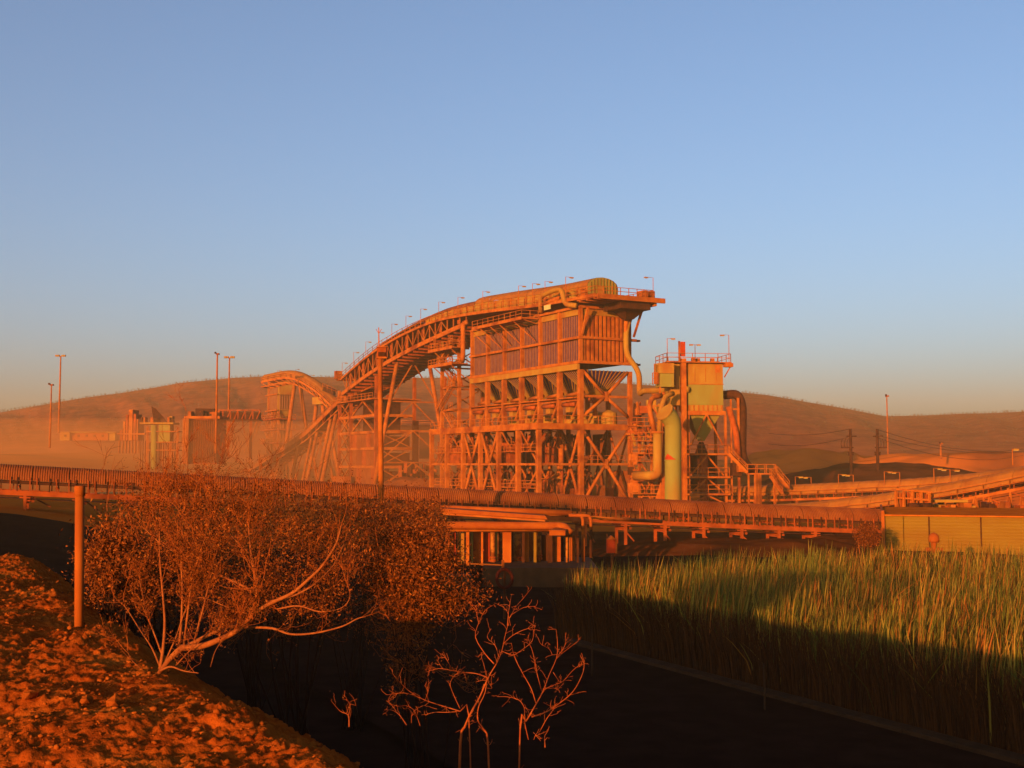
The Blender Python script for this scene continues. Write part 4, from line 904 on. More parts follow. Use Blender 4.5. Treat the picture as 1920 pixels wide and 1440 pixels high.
# ------------------------------------------------------------------ conveyors at the right
def side_conveyor(label, pts, w, hh, m, legs=3.6, rib=.9, truss=.0, step=2.6, legto=None):
    P = [W(*p)-Z3*hh for p in pts]; t = thing('covered_conveyor', label, 'conveyor', (P[len(P)//2].x, P[len(P)//2].y, -5.5))
    R = resample(bez(P, 4), step); hood(t, R, w, .12, hh-.12, m, rib=rib, nseg=8, ribh=.03)
    fr_ = frames(R)
    for sg in (-1, 1):
        MB().sweep([p+s*sg*w*.5-Z3*.12 for p, d, s in fr_], .12, .16).build('stringer_channel', M['dark'], t)
        MB().sweep([p+s*sg*(w*.5+.5)-Z3*.75 for p, d, s in fr_], .14, .3).build('edge_beam', ST, t)
        rail(t, [p+s*sg*(w*.5+.55)-Z3*.6 for p, d, s in fr_], 1.0, 2.6, .035)
        for p, d, s in frames(resample(R, 1.3)): MB().beam(p+s*sg*w*.5+Z3*.1, p+s*sg*w*.5-Z3*.7, .09).build('idler_bracket', M['steel2'], t)
        if truss:
            for q5 in (.25, .55, .85, 1.15, 1.4): MB().sweep([p+s*sg*(w*.5+.3)-Z3*(.75+q5) for p, d, s in fr_], .05, .22).build('side_slat', M['hood'], t)
            MB().sweep([p+s*sg*(w*.5+.4)-Z3*(.75+truss) for p, d, s in fr_], .16, .25).build('lower_chord', M['steel2'], t)
            for i in range(len(fr_)-1):
                (p, d, s), (q_, d2, s2) = fr_[i], fr_[i+1]; a = (w*.5+.45)*sg
                MB().beam(p+s*a-Z3*.85, p+s*a-Z3*(.75+truss), .16).build('web_post', ST, t); MB().beam(p+s*a-Z3*.85, q_+s2*a-Z3*(.7+truss), .1).build('web_brace', M['steel2'], t)
    for p, d, s in frames(resample(R, legs)):
        g = bankz(p.x, p.y)
        for sg in (-1, 1): a = p+s*sg*(w*.5+.5)-Z3*(.9+truss); MB().beam(V(a.x, a.y, min(g, a.z-.2)-.3), a, .26).build('leg', ST, t)
        MB().beam(p-s*(w*.5+.5)-Z3*(.9+truss), p+s*(w*.5+.5)-Z3*(.9+truss), .2).build('cross_beam', ST, t)
    for p, d, s in fr_[::1]: MB().beam(p-s*w*.5-Z3*.7, p+s*w*.5-Z3*.7, .16).build('cross_beam', M['dark'], t)
    return t, R
c1, R1 = side_conveyor('upper dusty hooded conveyor on the right, running behind the other to the frame edge', [(1330,912,172),(1400,911,166),(1472,909,160),(1600,903,152),(1740,895,146),(1850,884,140),(1960,868,134)], 2.6, 1.3, M['hood2'])
c2, R2 = side_conveyor('hooded conveyor rising to the right edge over an open truss, behind the yellow shed', [(1395,948,142),(1480,944,138),(1560,937,132),(1677,922,126),(1800,901,120),(1900,881,116),(2010,858,112)], 2.6, 1.35, M['hood2'], truss=1.6)
for px, py, Y, sg in ((1494,897,158,1),(1518,898,157,-1),(1575,893,153,1),(1597,894,152,-1),(1661,888,148,1),(1684,889,147,-1),(1754,882,143,1),(1778,884,142,-1),(1785,886,128,1)):
    p = W(px, py+4, Y); base_ = V(p.x-sg*.2, Y, p.z-1.2)
    lamp(c1 if Y > 130 else c2, base_, 1.7, (sg*.7, 0, 0))
lamp(c2, W(1899,872,117), 1.6, (.3,0,0))
# tail frame by the shed
tf = thing('belt_tail_frame', 'bright orange cage frame of a belt tail end standing behind the yellow shed roof', 'steel frame', W(1705, 955, 92))
for x in (1680, 1695, 1712, 1728, 1743): px_col(x, 921+max(0, (x-1712))*.1, 958, 92, .16, t=tf); px_col(x+4, 923, 956, 94, .12, t=tf)
for y0, y1 in ((917, 923), (933, 938), (952, 956)): MB().beam(W(1680,y0,92), W(1745,y1,92), .14).build('tie_beam', ST, tf); MB().beam(W(1684,y0,94), W(1748,y1,94), .12).build('tie_beam', ST, tf)
for i in range(22): x = 1682+r.uniform(0, 60); MB().beam(W(x, 956, 92.5), W(x+r.uniform(-5, 5), 922+r.uniform(0, 8), 92.8), .12).build('brace', r.choice([ST, M['steel2'], M['orange']]), tf)
pbox(tf, 'base_plate', ST, 1679, 1722, 954, 962, 91.5, 3)
for x in (1716, 1733): a = W(x, 951, 91.2); MB().tube([a-V(.5,0,0), a+V(.5,0,0)], .33, 12).build('pulley', M['dark'], tf, smooth=True)
mc = thing('drive_assembly', 'flat run of drive machinery and pipes behind the shed roof below the rising conveyor', 'machinery', W(1800, 955, 94))
pbox(mc, 'cover', M['tan'], 1752, 1815, 937, 942, 94, 2); pbox(mc, 'cover_end', M['dark'], 1806, 1818, 942, 949, 94, 2)
for i in range(24): x = 1750+r.uniform(0, 165); w = r.uniform(3, 14); y = 940+r.uniform(0, 9); pbox(mc, 'machine_box', r.choice([ST, M['steel2'], M['dark'], M['tan']]), x, x+w, y, 957, 93+r.uniform(0, 5), 1)
for x in (1793, 1822, 1850, 1885, 1910): MB().beam(W(x,958,95), W(x+6,932,95), .16).build('brace', ST, mc); MB().beam(W(x+12,958,95), W(x+6,932,95), .16).build('brace', ST, mc)

# ------------------------------------------------------------------ yellow shed
sh_ = thing('yellow_shed', 'low yellow corrugated sheet shed behind the reeds at the right edge', 'shed', (35, 70, -6))
SO = W(1657, 870, 74.0); SO.z = 0; SF = V(.958, -.287, 0).normalized(); SB = V(.287, .958, 0).normalized()
def S3(a, b, z): return SO+SF*a+SB*b+Z3*z
def sbox(a0, a1, b0, b1, z0, z1): return MB().fb(SO, SF, SB, Z3, a0, a1, b0, b1, z0, z1)
zf = W(1700,967.5,74).z; zk = W(1760,953.5,78).z+.05; zl_ = W(1657,960,74).z+.1; LS = 24; BD = 5.2
segs = [0.05, 1.1, 2.6, 5.6, 8.6, 11.6, 14.6, 17.6, 20.6, 24]
for a, b in zip(segs[:-1], segs[1:]):
    mb = MB(); n = 14; zz0, zz1 = -6, zf
    for i in range(n):
        q0, q1 = lerp(zz0, zz1, i/n), lerp(zz0, zz1, (i+1)/n); qm = q0+(q1-q0)*.55
        mb.quad(S3(a+.02,0,q0), S3(b-.02,0,q0), S3(b-.02,-.035,qm), S3(a+.02,-.035,qm)); mb.quad(S3(a+.02,-.035,qm), S3(b-.02,-.035,qm), S3(b-.02,0,q1), S3(a+.02,0,q1))
    mb.fb(SO, SF, SB, Z3, a+.02, b-.02, .01, .08, zz0, zz1); mb.build('wall_sheet', M['shed'], sh_)
sbox(.01, .1, .1, BD, -6, zf).build('end_wall', M['shed'], sh_); sbox(.1, LS, BD-.1, BD, -6, zk-.1).build('back_wall', M['shed'], sh_)
MB().quadbox([S3(-.15,-.2,zf+.02),S3(LS,-.2,zf+.02),S3(LS,BD+.1,zk-.05),S3(-.15,BD+.1,zk-.05),S3(-.15,-.2,zf+.1),S3(LS,-.2,zf+.1),S3(LS,BD+.1,zk+.03),S3(-.15,BD+.1,zk+.03)]).build('roof', M['roofdust'], sh_)
sbox(-.22, -.03, -.25, .05, -6, zl_).build('corner_post', M['orange'], sh_)
MB().beam(S3(-.16,-.2,zf+.18), S3(-.16,BD,zk+.12), .14).build('roof_trim', M['orange'], sh_)
for a in (2.6, 5.6, 11.6): sbox(a-.04, a+.04, -.09, -.04, -6, zf-.02).build('wall_seam', M['dark'], sh_)

# small pale shed beyond the conveyor at the left
ps = thing('pale_shed', 'small pale ribbed shed glimpsed under the conveyor at the left', 'shed', W(192, 950, 105))
for i in range(14): pbox(ps, 'wall_sheet', M['shed'], 163+i*4.2, 166.9+i*4.2, 927, 952, 105+(i % 2)*.06, .1)
pbox(ps, 'roof', M['tan'], 161, 224, 925, 927, 104.6, 5)

# ------------------------------------------------------------------ masts, poles, wires
def mast(label, px, ytop, ybot, Y, r0, head='cross', group=None, m=None):
    a, b = W(px, ybot, Y), W(px, ytop, Y); b.x = a.x = (a.x+b.x)/2; t = thing('light_mast', label, 'light mast', a, group)
    MB().tube([a, b], [r0, r0*.6], 8).build('mast', m or ST, t, smooth=True)
    if head == 'cross':
        k = Y/F; MB().beam(b-V(8*k,0,0), b+V(8*k,0,0), .2).build('crossbar', ST, t)
        for q in (-7.5, -4, 4, 7.5): MB().box(b.x+q*k-.3, b.x+q*k+.3, b.y-.4, b.y+.2, b.z-.1, b.z+.4).build('floodlight', M['tan'], t)
    else:
        k = Y/F; MB().box(b.x-2.2*k, b.x+3.5*k, b.y-.4, b.y+.4, b.z-1*k, b.z+1.6*k).build('floodlight', M['orange'], t)
        MB().box(b.x-3.8*k, b.x-1*k, b.y-.7, b.y-.3, b.z+.4*k, b.z+3.6*k).build('floodlight', M['dark'], t)
    return t
mast('very tall light mast with a crossbar head at the far left', 112, 668, 812, 345, .34)
mast('shorter light mast left of the very tall one, thin with a small head', 95, 722, 840, 230, .2, 'single')
mast('tall light mast with a single lit head, left of the small arch', 406, 664, 850, 215, .24, 'single')
mast('thinner crossbar mast just right of the tall single-headed one', 429.5, 671, 775, 300, .28)
mast('thin pale mast on the far right near the power poles', 1664, 743, 865, 330, .26, 'single')
mast('stubby faint pole at the far right of the hillside', 1764, 832, 860, 300, .3, 'single')
cm = thing('camera_mast', 'thick near mast with a square box on top, standing before the conveyor', 'mast', W(715, 955, 75) - Z3*2)
a = W(716, 960, 75); a.z = -5.6; b = W(712.5, 672, 75); MB().tube([a, b], [.19,.15], 12).build('mast', ST, cm, smooth=True)
pbox(cm, 'box', M['steel2'], 707, 724, 651, 669, 74.9, .5); pbox(cm, 'box_window', M['dark'], 709, 722, 660, 667.5, 74.8, .05); pbox(cm, 'mount', ST, 706, 725, 669.3, 672, 74.8, .7); pbox(cm, 'box_rim', ST, 706, 725, 649.5, 651, 74.8, .7)
MB().tube([W(711,650,75.2), W(710,614,75.2)], .035, 6).build('antenna', ST, cm)
for dx in (-5, 5): MB().tube([W(710.3,626,75.2), W(710.3+dx,617,75.2)], .02, 5).build('antenna_arm', ST, cm)
def pole(label, px, ytop, ybot, Y, flip):
    a, b = W(px, ybot, Y), W(px, ytop, Y); a.x = b.x; t = thing('power_pole', label, 'power pole', a, 'power poles on the right')
    MB().tube([a, b], [.34,.26], 8).build('pole', M['dark'], t, smooth=True); k = Y/F
    MB().beam(b-Z3*14*k-V(8*k,0,0), b-Z3*14*k+V(11*k,0,0), .25).build('crossarm', M['dark'], t)
    MB().beam(b-Z3*35*k+V(flip*18*k,0,0), b-Z3*35*k-V(flip*5*k,0,0), .25).build('crossarm', M['dark'], t)
    MB().beam(b-Z3*44*k-V(6*k,0,0), b-Z3*44*k+V(6*k,0,0), .2).build('crossarm', M['dark'], t)
    for q in (6, 11, 17): MB().tube(bez([b-Z3*35*k+V(flip*q*k,0,0), b-Z3*27*k+V(flip*(q+1)*k,0,0), b-Z3*18*k+V(flip*(q-2)*k,0,0)], 3), .06, 5).build('jumper_wire', M['dark'], t)
    for q in (-3, 3): MB().beam(b-Z3*50*k+V(q*k,0,0), b-Z3*44*k+V(q*k,0,0), .35).build('insulator', M['dark'], t)
    return b
b1 = pole('left of the two dark power poles, with side arms to the left', 1594.5, 804, 902, 225, -1)
b2 = pole('right of the two dark power poles, with side arms to the right', 1644.5, 804, 892, 225, 1)
def wire(label, p, q, sag):
    n = 16; MB().tube([p.lerp(q, i/n)-Z3*sag*4*(i/n)*(1-i/n) for i in range(n+1)], .045, 4).build('power_line', M['dark'], label=label, cat='power line')
k = 225/F
wire('power line sagging left from the left pole crossarm towards the dust collector', b1-Z3*14*k, W(1440,832,260), 1); wire('topmost power line leaving the left pole', b1, W(1440,812,270), .8)
wire('upper power line running right from the top of the right pole', b2-Z3*1*k, W(1940,838,330), 2.5); wire('middle power line running right from the right pole crossarm', b2-Z3*13*k+V(3*k,0,0), W(1940,843,330), 2.0)
wire('lower power line running right from the right pole', b2-Z3*15*k+V(-4*k,0,0), W(1940,847,320), 3.2)

# ------------------------------------------------------------------ pump station pipework (depth about 60 m)
pm = thing('pump_pipework', 'bank of thick dusty pipes and square posts under a long pipe, centre', 'pipework', (1, 60, -5.5))
DP = 60.
def prism(t, name, m, quad_px, Y, dep):
    q = [W(x, y, Y) for x, y in quad_px]; MB().quadbox([q[0], q[1], q[1]+V(0,dep,0), q[0]+V(0,dep,0), q[3], q[2], q[2]+V(0,dep,0), q[3]+V(0,dep,0)]).build(name, m, t)
prism(pm, 'launder_side', M['orange'], [(826,961),(1027,974),(1022,967),(824,953)], 61.5, 1.8)
prism(pm, 'launder_top', M['steel'], [(826,956),(1020,967),(1072,966),(850,948)], 63.4, .9)
duct(pm, [W(826,953,63.5), W(1072,962,63.5)], .17, M['orange']); 
prism(pm, 'launder_edge', ST, [(828,965),(1022,978),(1022,974.6),(828,961.5)], 61.3, 2.0)
duct(pm, fillet([W(775,987,59), W(840,985,59), W(1050,986,59), W(1062,989,58.8), W(1068,1000,58.4)], .6), .2, M['orange']); duct(pm, [W(775,991,59.3), W(1035,991.5,59.3)], .16, ST)
# gabled box end
g = [W(1030,997,58), W(1061,1001,58), W(1061,994,58), W(1071,990,58.0), W(1080,1001,58.0)]
MB().quadbox([W(1030,1004,58), W(1060,1004,58), W(1082,1003,60), W(1052,1003,60), W(1030,995,58), W(1060,996,58), W(1082,996,60), W(1052,996,60)]).build('gable_box', M['orange'], pm)
MB().quadbox([W(1028,995.5,57.9), W(1060,996,57.9), W(1071,991,59), W(1045,989,59), W(1028,994,57.9), W(1060,994.6,57.9), W(1071,989,59), W(1045,987.6,59)]).build('gable_roof', M['orange'], pm)
MB().quadbox([W(1071,991,59), W(1084,997,60.2), W(1084,997,60.3), W(1071,991,59.1), W(1071,989,59), W(1084,995.5,60.2), W(1084,995.5,60.3), W(1071,989,59.1)]).build('gable_roof', M['orange'], pm)
cols = [(840,10,993,1040,'o',1),(852,5,996,1026,'r',0),(865,11,999,1016,'t',0),(877,6,993,1044,'s',0),(885,4,993,1036,'g',0),(894,12,992,1046,'o',0),(904,4,992,1035,'s',0),(913,10,990,1020,'r',0),(914,7,1020,1046,'d',0),(924,9,994,1062,'T',1),(931,4,990,1030,'g',0),(937,8,1000,1046,'T',1),(950.5,16,991,1062,'s',0),(960,4,991,1062,'d',0),(970,14,992,1062,'T',1),(981,5,993,1050,'d',0),(988,8,991,1045,'s',0),(996,6,988,1064,'o',1),(1003,5,992,1045,'y',0),(1010,9,1004,1050,'T',1),(1021,12,1003,1062,'d',0),(1031,9,1000,1062,'d',0),(1044,14,1006,1064,'o',0),(1055,5,1006,1062,'d',0),(1063,5,1003,1058,'T',1),(1068,2,1003,1060,'s',1),(1074,9,1003,1064,'o',0),(1083,4,1006,1060,'d',0),(1094,6,1003,1055,'o',1)]
mm = {'o':M['orange'],'r':M['red'],'t':M['tan'],'s':M['steel'],'g':M['green'],'d':M['dark'],'T':M['rust'] if 'rust' in M else M['tan'],'y':M['shed']}
for i, (x, w, y0, y1, c_, rnd) in enumerate(cols):
    Y = DP+(i % 3)*.5-.3; k = Y/F
    a, b = W(x, y1, Y), W(x, y0, Y); a.x = b.x; a.z = min(a.z, -5.1)
    if rnd:
        MB().tube([a, b], w*k/2, 12).build('pipe', mm[c_], pm, smooth=True)
        if w > 7: MB().tube([a+Z3*.25, a+Z3*.36], w*k/2+.06, 12).build('flange', M['steel2'], pm); MB().tube([a+Z3*.42, a+Z3*.5], w*k/2+.06, 12).build('flange', M['steel2'], pm)
    else: MB().box(a.x-w*k/2, a.x+w*k/2, Y-.15, Y+.15, a.z, b.z).build('post', mm[c_], pm)
for x0, x1 in ((1068,1093),(1083,1108)):
    duct(pm, fillet([W(x0-2,966,62), W(x1-3,967,62), W(x1,974,62), W(x1,993,62)], .5), .085, M['orange']); MB().tube([W(x1,993,62), W(x1,1046,62)], .08, 8).build('pipe', M['dark'] if x1 > 1100 else M['orange'], pm)
duct(pm, [W(1108,971,64), W(1240,978,72)], .1, ST)
bs = thing('base_slab', 'low concrete slab under the bank of pipes at the water edge', 'slab', (1, 58.5, -5.6))
a, b = W(905,1061,57), W(1120,1061,57); MB().box(a.x, b.x, 56.5, 63, -6.0, W(960,1063,57).z).build('slab_block', M['conc'], bs); MB().box(a.x-3, b.x-6, 55.2, 56.4, -6.1, W(960,1072,56).z-.1).build('slab_step', M['conc'], bs)
rl = thing('guard_rail', 'low sunlit guard rail with one stout post in front of the pipes', 'guard rail', W(943, 1063, 56.5)); a, b = W(882,1057,56.5), W(942,1059.5,56.5)
MB().beam(a, b, .06).build('rail_bar', ST, rl); MB().beam(W(943,1066,56.5), W(943,1050,56.5), .1).build('post', M['orange'], rl)
for i in range(14): pbox(pm, 'machine_box', r.choice([M['dark'], M['steel2'], ST]), *(lambda x, y: (x, x+r.uniform(4, 12), y, y+20))(835+r.uniform(0, 180), 1030+r.uniform(0, 12)), 61.5+r.uniform(0, 2), .6)
# cabinet, hydrant, ring
cb = thing('orange_cabinet', 'small bright orange cabinet with a pointed top beside the left end of the reeds', 'cabinet', W(1147, 1038, 57))
pbox(cb, 'body', M['red'], 1138, 1154, 1012, 1037, 57, .4)
a, b, c_ = W(1137.5,1012,56.95), W(1157,1012,56.95), W(1147,1004.5,56.95); MB().poly([a,b,c_,a+V(0,.5,0),b+V(0,.5,0),c_+V(0,.5,0)], [(0,1,2),(5,4,3),(0,3,4,1),(1,4,5,2),(2,5,3,0)]).build('roof', M['orange'], cb)
pbox(cb, 'side_panel', M['orange'], 1154.4, 1157, 1012.5, 1037, 57, .4); MB().tube([W(1139,1012,57.2), W(1138,1001,57.2)], .03, 6).build('pipe', M['dark'], cb)
MB().tube([W(1148,1060,57.2)-Z3*.3, W(1148,1037,57.2)], .08, 6).build('post', M['dark'], cb)
hy = thing('capped_standpipe', 'dust-orange standpipe with a domed cap poking out of the reeds before the yellow shed', 'standpipe', W(1750, 1060, 60))
a = W(1751, 1017, 58); MB().tube([V(a.x,58,-6.0), a], .15, 12).build('pipe', M['orange'], hy, smooth=True)
MB().tube([a, a+Z3*.12, a+Z3*.3, a+Z3*.42, a+Z3*.48], [.24,.27,.25,.16,.03], 12).build('cap', M['orange'], hy, smooth=True); MB().tube([a-Z3*.35+V(-.4,0,0), a-Z3*.35+V(.4,0,0)], .1, 8).build('side_outlet', M['orange'], hy)
rg = thing('rubber_ring', 'dark red ring propped upright in the shade below the pipes', 'ring', W(945, 1100, 46)); mb = MB(); c_ = W(946, 1085, 46)
pts = [c_+V(math.cos(q)*.3, 0, math.sin(q)*.36) for q in np.linspace(0, 2*math.pi, 25)]; mb.tube(pts, .07, 8, cap=False).build('ring', M['redring'] if 'redring' in M else M['red'], rg, smooth=True)
MB().tube([c_-Z3*.36, V(c_.x, 46.05, -6)], .06, 8).build('stand', M['dark'], rg); MB().beam(c_+Z3*.3+V(0,.08,0), c_-Z3*.3+V(0,.08,0), .08).build('stand_back', M['dark'], rg)
# near post on the bank
np_ = thing('bollard_post', 'orange steel pipe post with a sleeve cap standing in rubble on the left bank', 'post', W(150, 1183, 12.3))
a, b = W(149, 1190, 12.3), W(149.5, 922, 12.3); MB().tube([a-Z3*.25, b], .047, 20).build('post', M['orange'], np_, smooth=True)
b2_ = W(149.8, 911, 12.3); c0 = W(149.5, 930, 12.3); MB().tube([c0, c0+Z3*.002, b2_-Z3*.012, b2_], [.049,.055,.055,.05], 20).build('sleeve', M['orange'], np_, smooth=True)
c0 = W(149.5, 1186, 12.3); MB().tube([c0-Z3*.02, c0+Z3*.02], .056, 16).build('base_collar', M['stone'], np_)
# ------------------------------------------------------------------ vegetation
def leaves(name, pts, size, m, parent, seed=0, up=.3, aspect=.38, per=1):
    r = np.random.RandomState(seed); n = len(pts); P = np.repeat(np.asarray(pts), per, 0); n = len(P)
    P = P+r.normal(size=(n,3))*size*.8
    d = r.normal(size=(n,3)); d[:,2] += up; d /= np.linalg.norm(d, axis=1)[:,None]
    s = np.cross(d, r.normal(size=(n,3))); s /= np.linalg.norm(s, axis=1)[:,None]
    L = size*r.uniform(.6, 1.3, n)[:,None]; w = L*aspect
    v = np.stack([P, P+d*L*.45+s*w*.5, P+d*L, P+d*L*.45-s*w*.5], 1).reshape(-1, 3)
    f = np.arange(n*4).reshape(n, 4)
    return np_mesh(name, v, f, m, 'stuff', parent=parent)
def twigs_from(name, segs, m, parent, n=3):
    mb = MB()
    for pts, rs in segs: mb.tube(pts, rs, n, cap=False)
    return mb.build(name, m, parent, kind='stuff')
def grow(start, d, L, r0, depth, rnd, out, tips, bend=.35, kids=(2, 4), shrink=.62, grav=.12):
    n = 5; pts = [start]; p = start.copy(); dd = d.normalized()
    for i in range(n):
        dd = (dd+V(rnd.gauss(0,1), rnd.gauss(0,1), rnd.gauss(0,1))*bend*.35+V(0,0,grav)).normalized(); p = p+dd*(L/n); pts.append(p.copy())
    out.append((pts, [max(r0*(1-.6*i/n), .0012) for i in range(n+1)], depth))
    if depth == 0: tips += pts[2:]; return
    for k in range(rnd.randint(*kids)):
        i = rnd.randint(1, n); q = pts[i]; nd = (dd+V(rnd.gauss(0,1), rnd.gauss(0,1), rnd.gauss(0,1))*.6).normalized()
        grow(q, nd, L*shrink*rnd.uniform(.7, 1.2), r0*.55, depth-1, rnd, out, tips, bend, kids, shrink, grav)
# leafy bushes on the slope
def bush(label, px, py, Y, wpx, hpx, seed, nleaf=16000, size=.055, m=None, name='leafy_bush', gz=None, stemm=None, group=None):
    rnd = random.Random(seed); rs = np.random.RandomState(seed); k = Y/F
    c = W(px, py, Y); rx, rz, ry = wpx*k/2, hpx*k/2, wpx*k/2*.8; g = gz if gz is not None else bankz(c.x, Y)
    t = thing(name, label, 'bush', (c.x, Y, g), group); segs = []; tips = []
    for i in range(14):
        a = V(c.x+rnd.gauss(0,.12), Y+rnd.gauss(0,.12), g-.05); e = c+V(rnd.uniform(-.8,.8)*rx, rnd.uniform(-.8,.8)*ry, rnd.uniform(-.4,.8)*rz)
        mid = a.lerp(e, .5)+V(rnd.gauss(0,.15), rnd.gauss(0,.15), .15); pts = bez([a, mid, e], 4); rr = [max(.02*(1-i2/len(pts)), .003) for i2 in range(len(pts))]
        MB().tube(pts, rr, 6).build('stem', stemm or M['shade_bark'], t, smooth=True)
        for _ in range(8): q = pts[rnd.randint(5, len(pts)-1)]; grow(q, (q-c)+V(rnd.gauss(0,.6),rnd.gauss(0,.6),rnd.gauss(0,.6)), rx*.45, .006, 1, rnd, segs, tips)
    twigs_from('twigs', [(s[0], s[1]) for s in segs], M['twig'], t)
    # clumps of leaves in the crown volume
    nc = 70; cl = []
    for i in range(nc):
        v = rs.normal(size=3); v /= np.linalg.norm(v); v *= rs.uniform(.35, 1)**.5
        cl.append((c.x+v[0]*rx, Y+v[1]*ry, c.z+v[2]*rz, rs.uniform(.13, .3)*rx))
    per = nleaf//nc; P = []
    for x, y, z_, rr in cl: q = rs.normal(size=(per,3))*rr*np.array([.75,.75,.5]); P.append(q+np.array([x,y,z_]))
    P = np.concatenate(P); tp = np.array([tuple(q) for q in tips]); 
    leaves('leaves', P, size, m or M['leafa'], t, seed); leaves('leaves', tp, size, m or M['leafa'], t, seed+1, per=2)
    return t
bush('big dusty leafy bush on the slope behind the bare-stemmed tree at the left', 300, 1050, 15.5, 290, 220, 1, 8500, .05)
bush('leafy bush between the bare tree and the pipes, its lower side in shade', 790, 1080, 17.5, 210, 190, 2, 18000, .055)
bush('dusty bush directly behind the right side of the bare tree', 560, 1060, 16.5, 230, 180, 3, 5500, .05)
bush('leafy bush at the left margin of the thicket beside the post', 225, 1070, 14.5, 120, 160, 8, 6000, .05)
bush('pale twiggy bush in the haze in front of the camera mast', 660, 985, 27, 280, 90, 4, 12000, .06, M['leafa'])
bush('low rusty bush left of the pipes below the conveyor', 770, 985, 40, 130, 70, 5, 9000, .08, M['leafa'])
bush('distant thorny bush in front of the left part of the conveyor', 480, 975, 24, 260, 110, 6, 12000, .05, M['leafb'])
bush('small scrubby bush in front of the conveyor left of the yellow shed', 1625, 1002, 68, 40, 46, 7, 2500, .1, M['leafa'])

# the bare-stemmed tree on the bank
bt = thing('bare_stemmed_tree', 'spreading twiggy tree with pale bare curving branches rooted in the left bank', 'tree', W(300, 1255, 10))
def stem(px_pts, r0, r1, name='branch', m=None, t=bt, n=4, sides=7):
    pts = bez([W(*p) for p in px_pts], n); N = len(pts)-1; rr = [lerp(r0, r1, (i/N)**.8) for i in range(N+1)]
    MB().tube(pts, rr, sides).build(name, m or M['bark'], t, smooth=True); return pts, rr
S = []
S.append(stem([(342,1214,9.9),(375,1212,9.8),(410,1200,9.7),(445,1182,9.6),(468,1160,9.6),(479,1140,9.6)], .030, .019, 'trunk'))
stem([(298,1262,9.95),(315,1240,9.93),(330,1224,9.91),(343,1213.5,9.9)], .018, .0295, 'trunk')
S.append(stem([(350,1212,9.9),(380,1196,9.9),(412,1180,9.9),(432,1160,9.95),(440,1142,10)], .02, .009))
S.append(stem([(479,1145,9.6),(482,1115,9.6),(477,1075,9.65),(470,1030,9.7),(466,985,9.8)], .018, .006))
S.append(stem([(478,1112,9.6),(455,1098,9.6),(420,1082,9.7),(385,1068,9.9),(345,1045,10),(300,1018,10.2),(265,985,10.4)], .012, .004))
S.append(stem([(479,1148,9.6),(510,1130,9.5),(548,1112,9.4),(580,1085,9.3),(605,1060,9.2),(630,1020,9.1),(640,985,9.1)], .02, .006))
S.append(stem([(500,1135,9.5),(545,1120,9.6),(590,1095,9.6),(625,1060,9.7),(645,1020,9.8)], .012, .004))
S.append(stem([(423,1174,9.9),(460,1176,9.8),(510,1178,9.6),(545,1189,9.5),(590,1187,9.4),(640,1175,9.3),(670,1160,9.3),(686,1156,9.3)], .014, .004))
S.append(stem([(520,1142,9.5),(560,1136,9.4),(600,1147,9.3),(640,1140,9.3),(656,1120,9.3),(652,1095,9.3)], .008, .003))
S.append(stem([(300,1255,10),(306,1215,10),(309,1165,10),(305,1110,10),(300,1050,10.1),(300,990,10.2),(310,930,10.3)], .016, .005, 'trunk'))
S.append(stem([(336,1210,10),(340,1170,10),(342,1110,10),(340,1040,10),(344,975,10.1),(350,905,10.2)], .013, .005, 'trunk'))
S.append(stem([(300,1250,10),(285,1215,10),(262,1180,10),(240,1145,10),(232,1135,10)], .009, .003))
S.append(stem([(305,1230,10),(290,1190,10),(275,1150,10.1),(266,1110,10.2),(258,1060,10.3)], .009, .003))
S.append(stem([(345,1212,9.9),(352,1150,9.8),(362,1080,9.8),(378,1030,9.8),(395,970,9.9)], .011, .004))
S.append(stem([(365,1200,9.8),(380,1145,9.7),(392,1095,9.7),(405,1040,9.7),(425,985,9.8)], .01, .004))
S.append(stem([(310,1240,10),(330,1195,9.9),(350,1140,9.8),(375,1120,9.8),(430,1140,9.7)], .008, .003))
S.append(stem([(300,1258,9.9),(320,1250,9.8),(345,1258,9.7),(372,1262,9.6)], .012, .004))
S.append(stem([(330,1248,9.9),(350,1226,9.8),(372,1205,9.7),(384,1190,9.7)], .007, .003))
S.append(stem([(395,1250,9.6),(402,1225,9.5),(410,1210,9.5),(418,1200,9.5)], .005, .002))
S.append(stem([(260,1250,9.8),(245,1235,9.8),(238,1215,9.9)], .005, .002))
S.append(stem([(360,1000,10),(330,950,10.1),(305,930,10.2),(290,900,10.3)], .006, .002))
S.append(stem([(466,985,9.8),(480,930,9.9),(498,900,10),(510,885,10)], .006, .002))
S.append(stem([(350,905,10.2),(352,860,10.3),(345,820,10.3),(349,770,10.4)], .004, .0012))
S.append(stem([(395,970,9.9),(400,900,10),(418,860,10.1),(424,815,10.2)], .004, .0012))
S.append(stem([(470,1040,9.7),(430,1000,9.8),(390,940,10),(378,895,10.1)], .006, .002))
rnd = random.Random(21); segs = []; tips = []
for si, (pts, rr) in enumerate(S):
    if si in (10, 15, 16, 17, 18): cnt = 3
    else: cnt = 13
    if si in (4, 5, 6, 7): cnt = 6
    if si in (20, 21): cnt = 4
    for _ in range(cnt):
        i = rnd.randint(len(pts)//3 if si not in (0,) else 9, len(pts)-1); d = (pts[i]-pts[i-1]).normalized()
        d = (d+V(rnd.gauss(0,.7), rnd.gauss(0,.7), abs(rnd.gauss(.35,.5)))).normalized()
        lim = .55+.45*min(1, max(0, (.15-pts[i].z)/.6)); grow(pts[i], d, rnd.uniform(.16, .40)*lim, max(.0026, rr[i]*.33), 2 if si not in (4,5,6,7) else 1, rnd, segs, tips, .5, (2, 4), .6, .12)
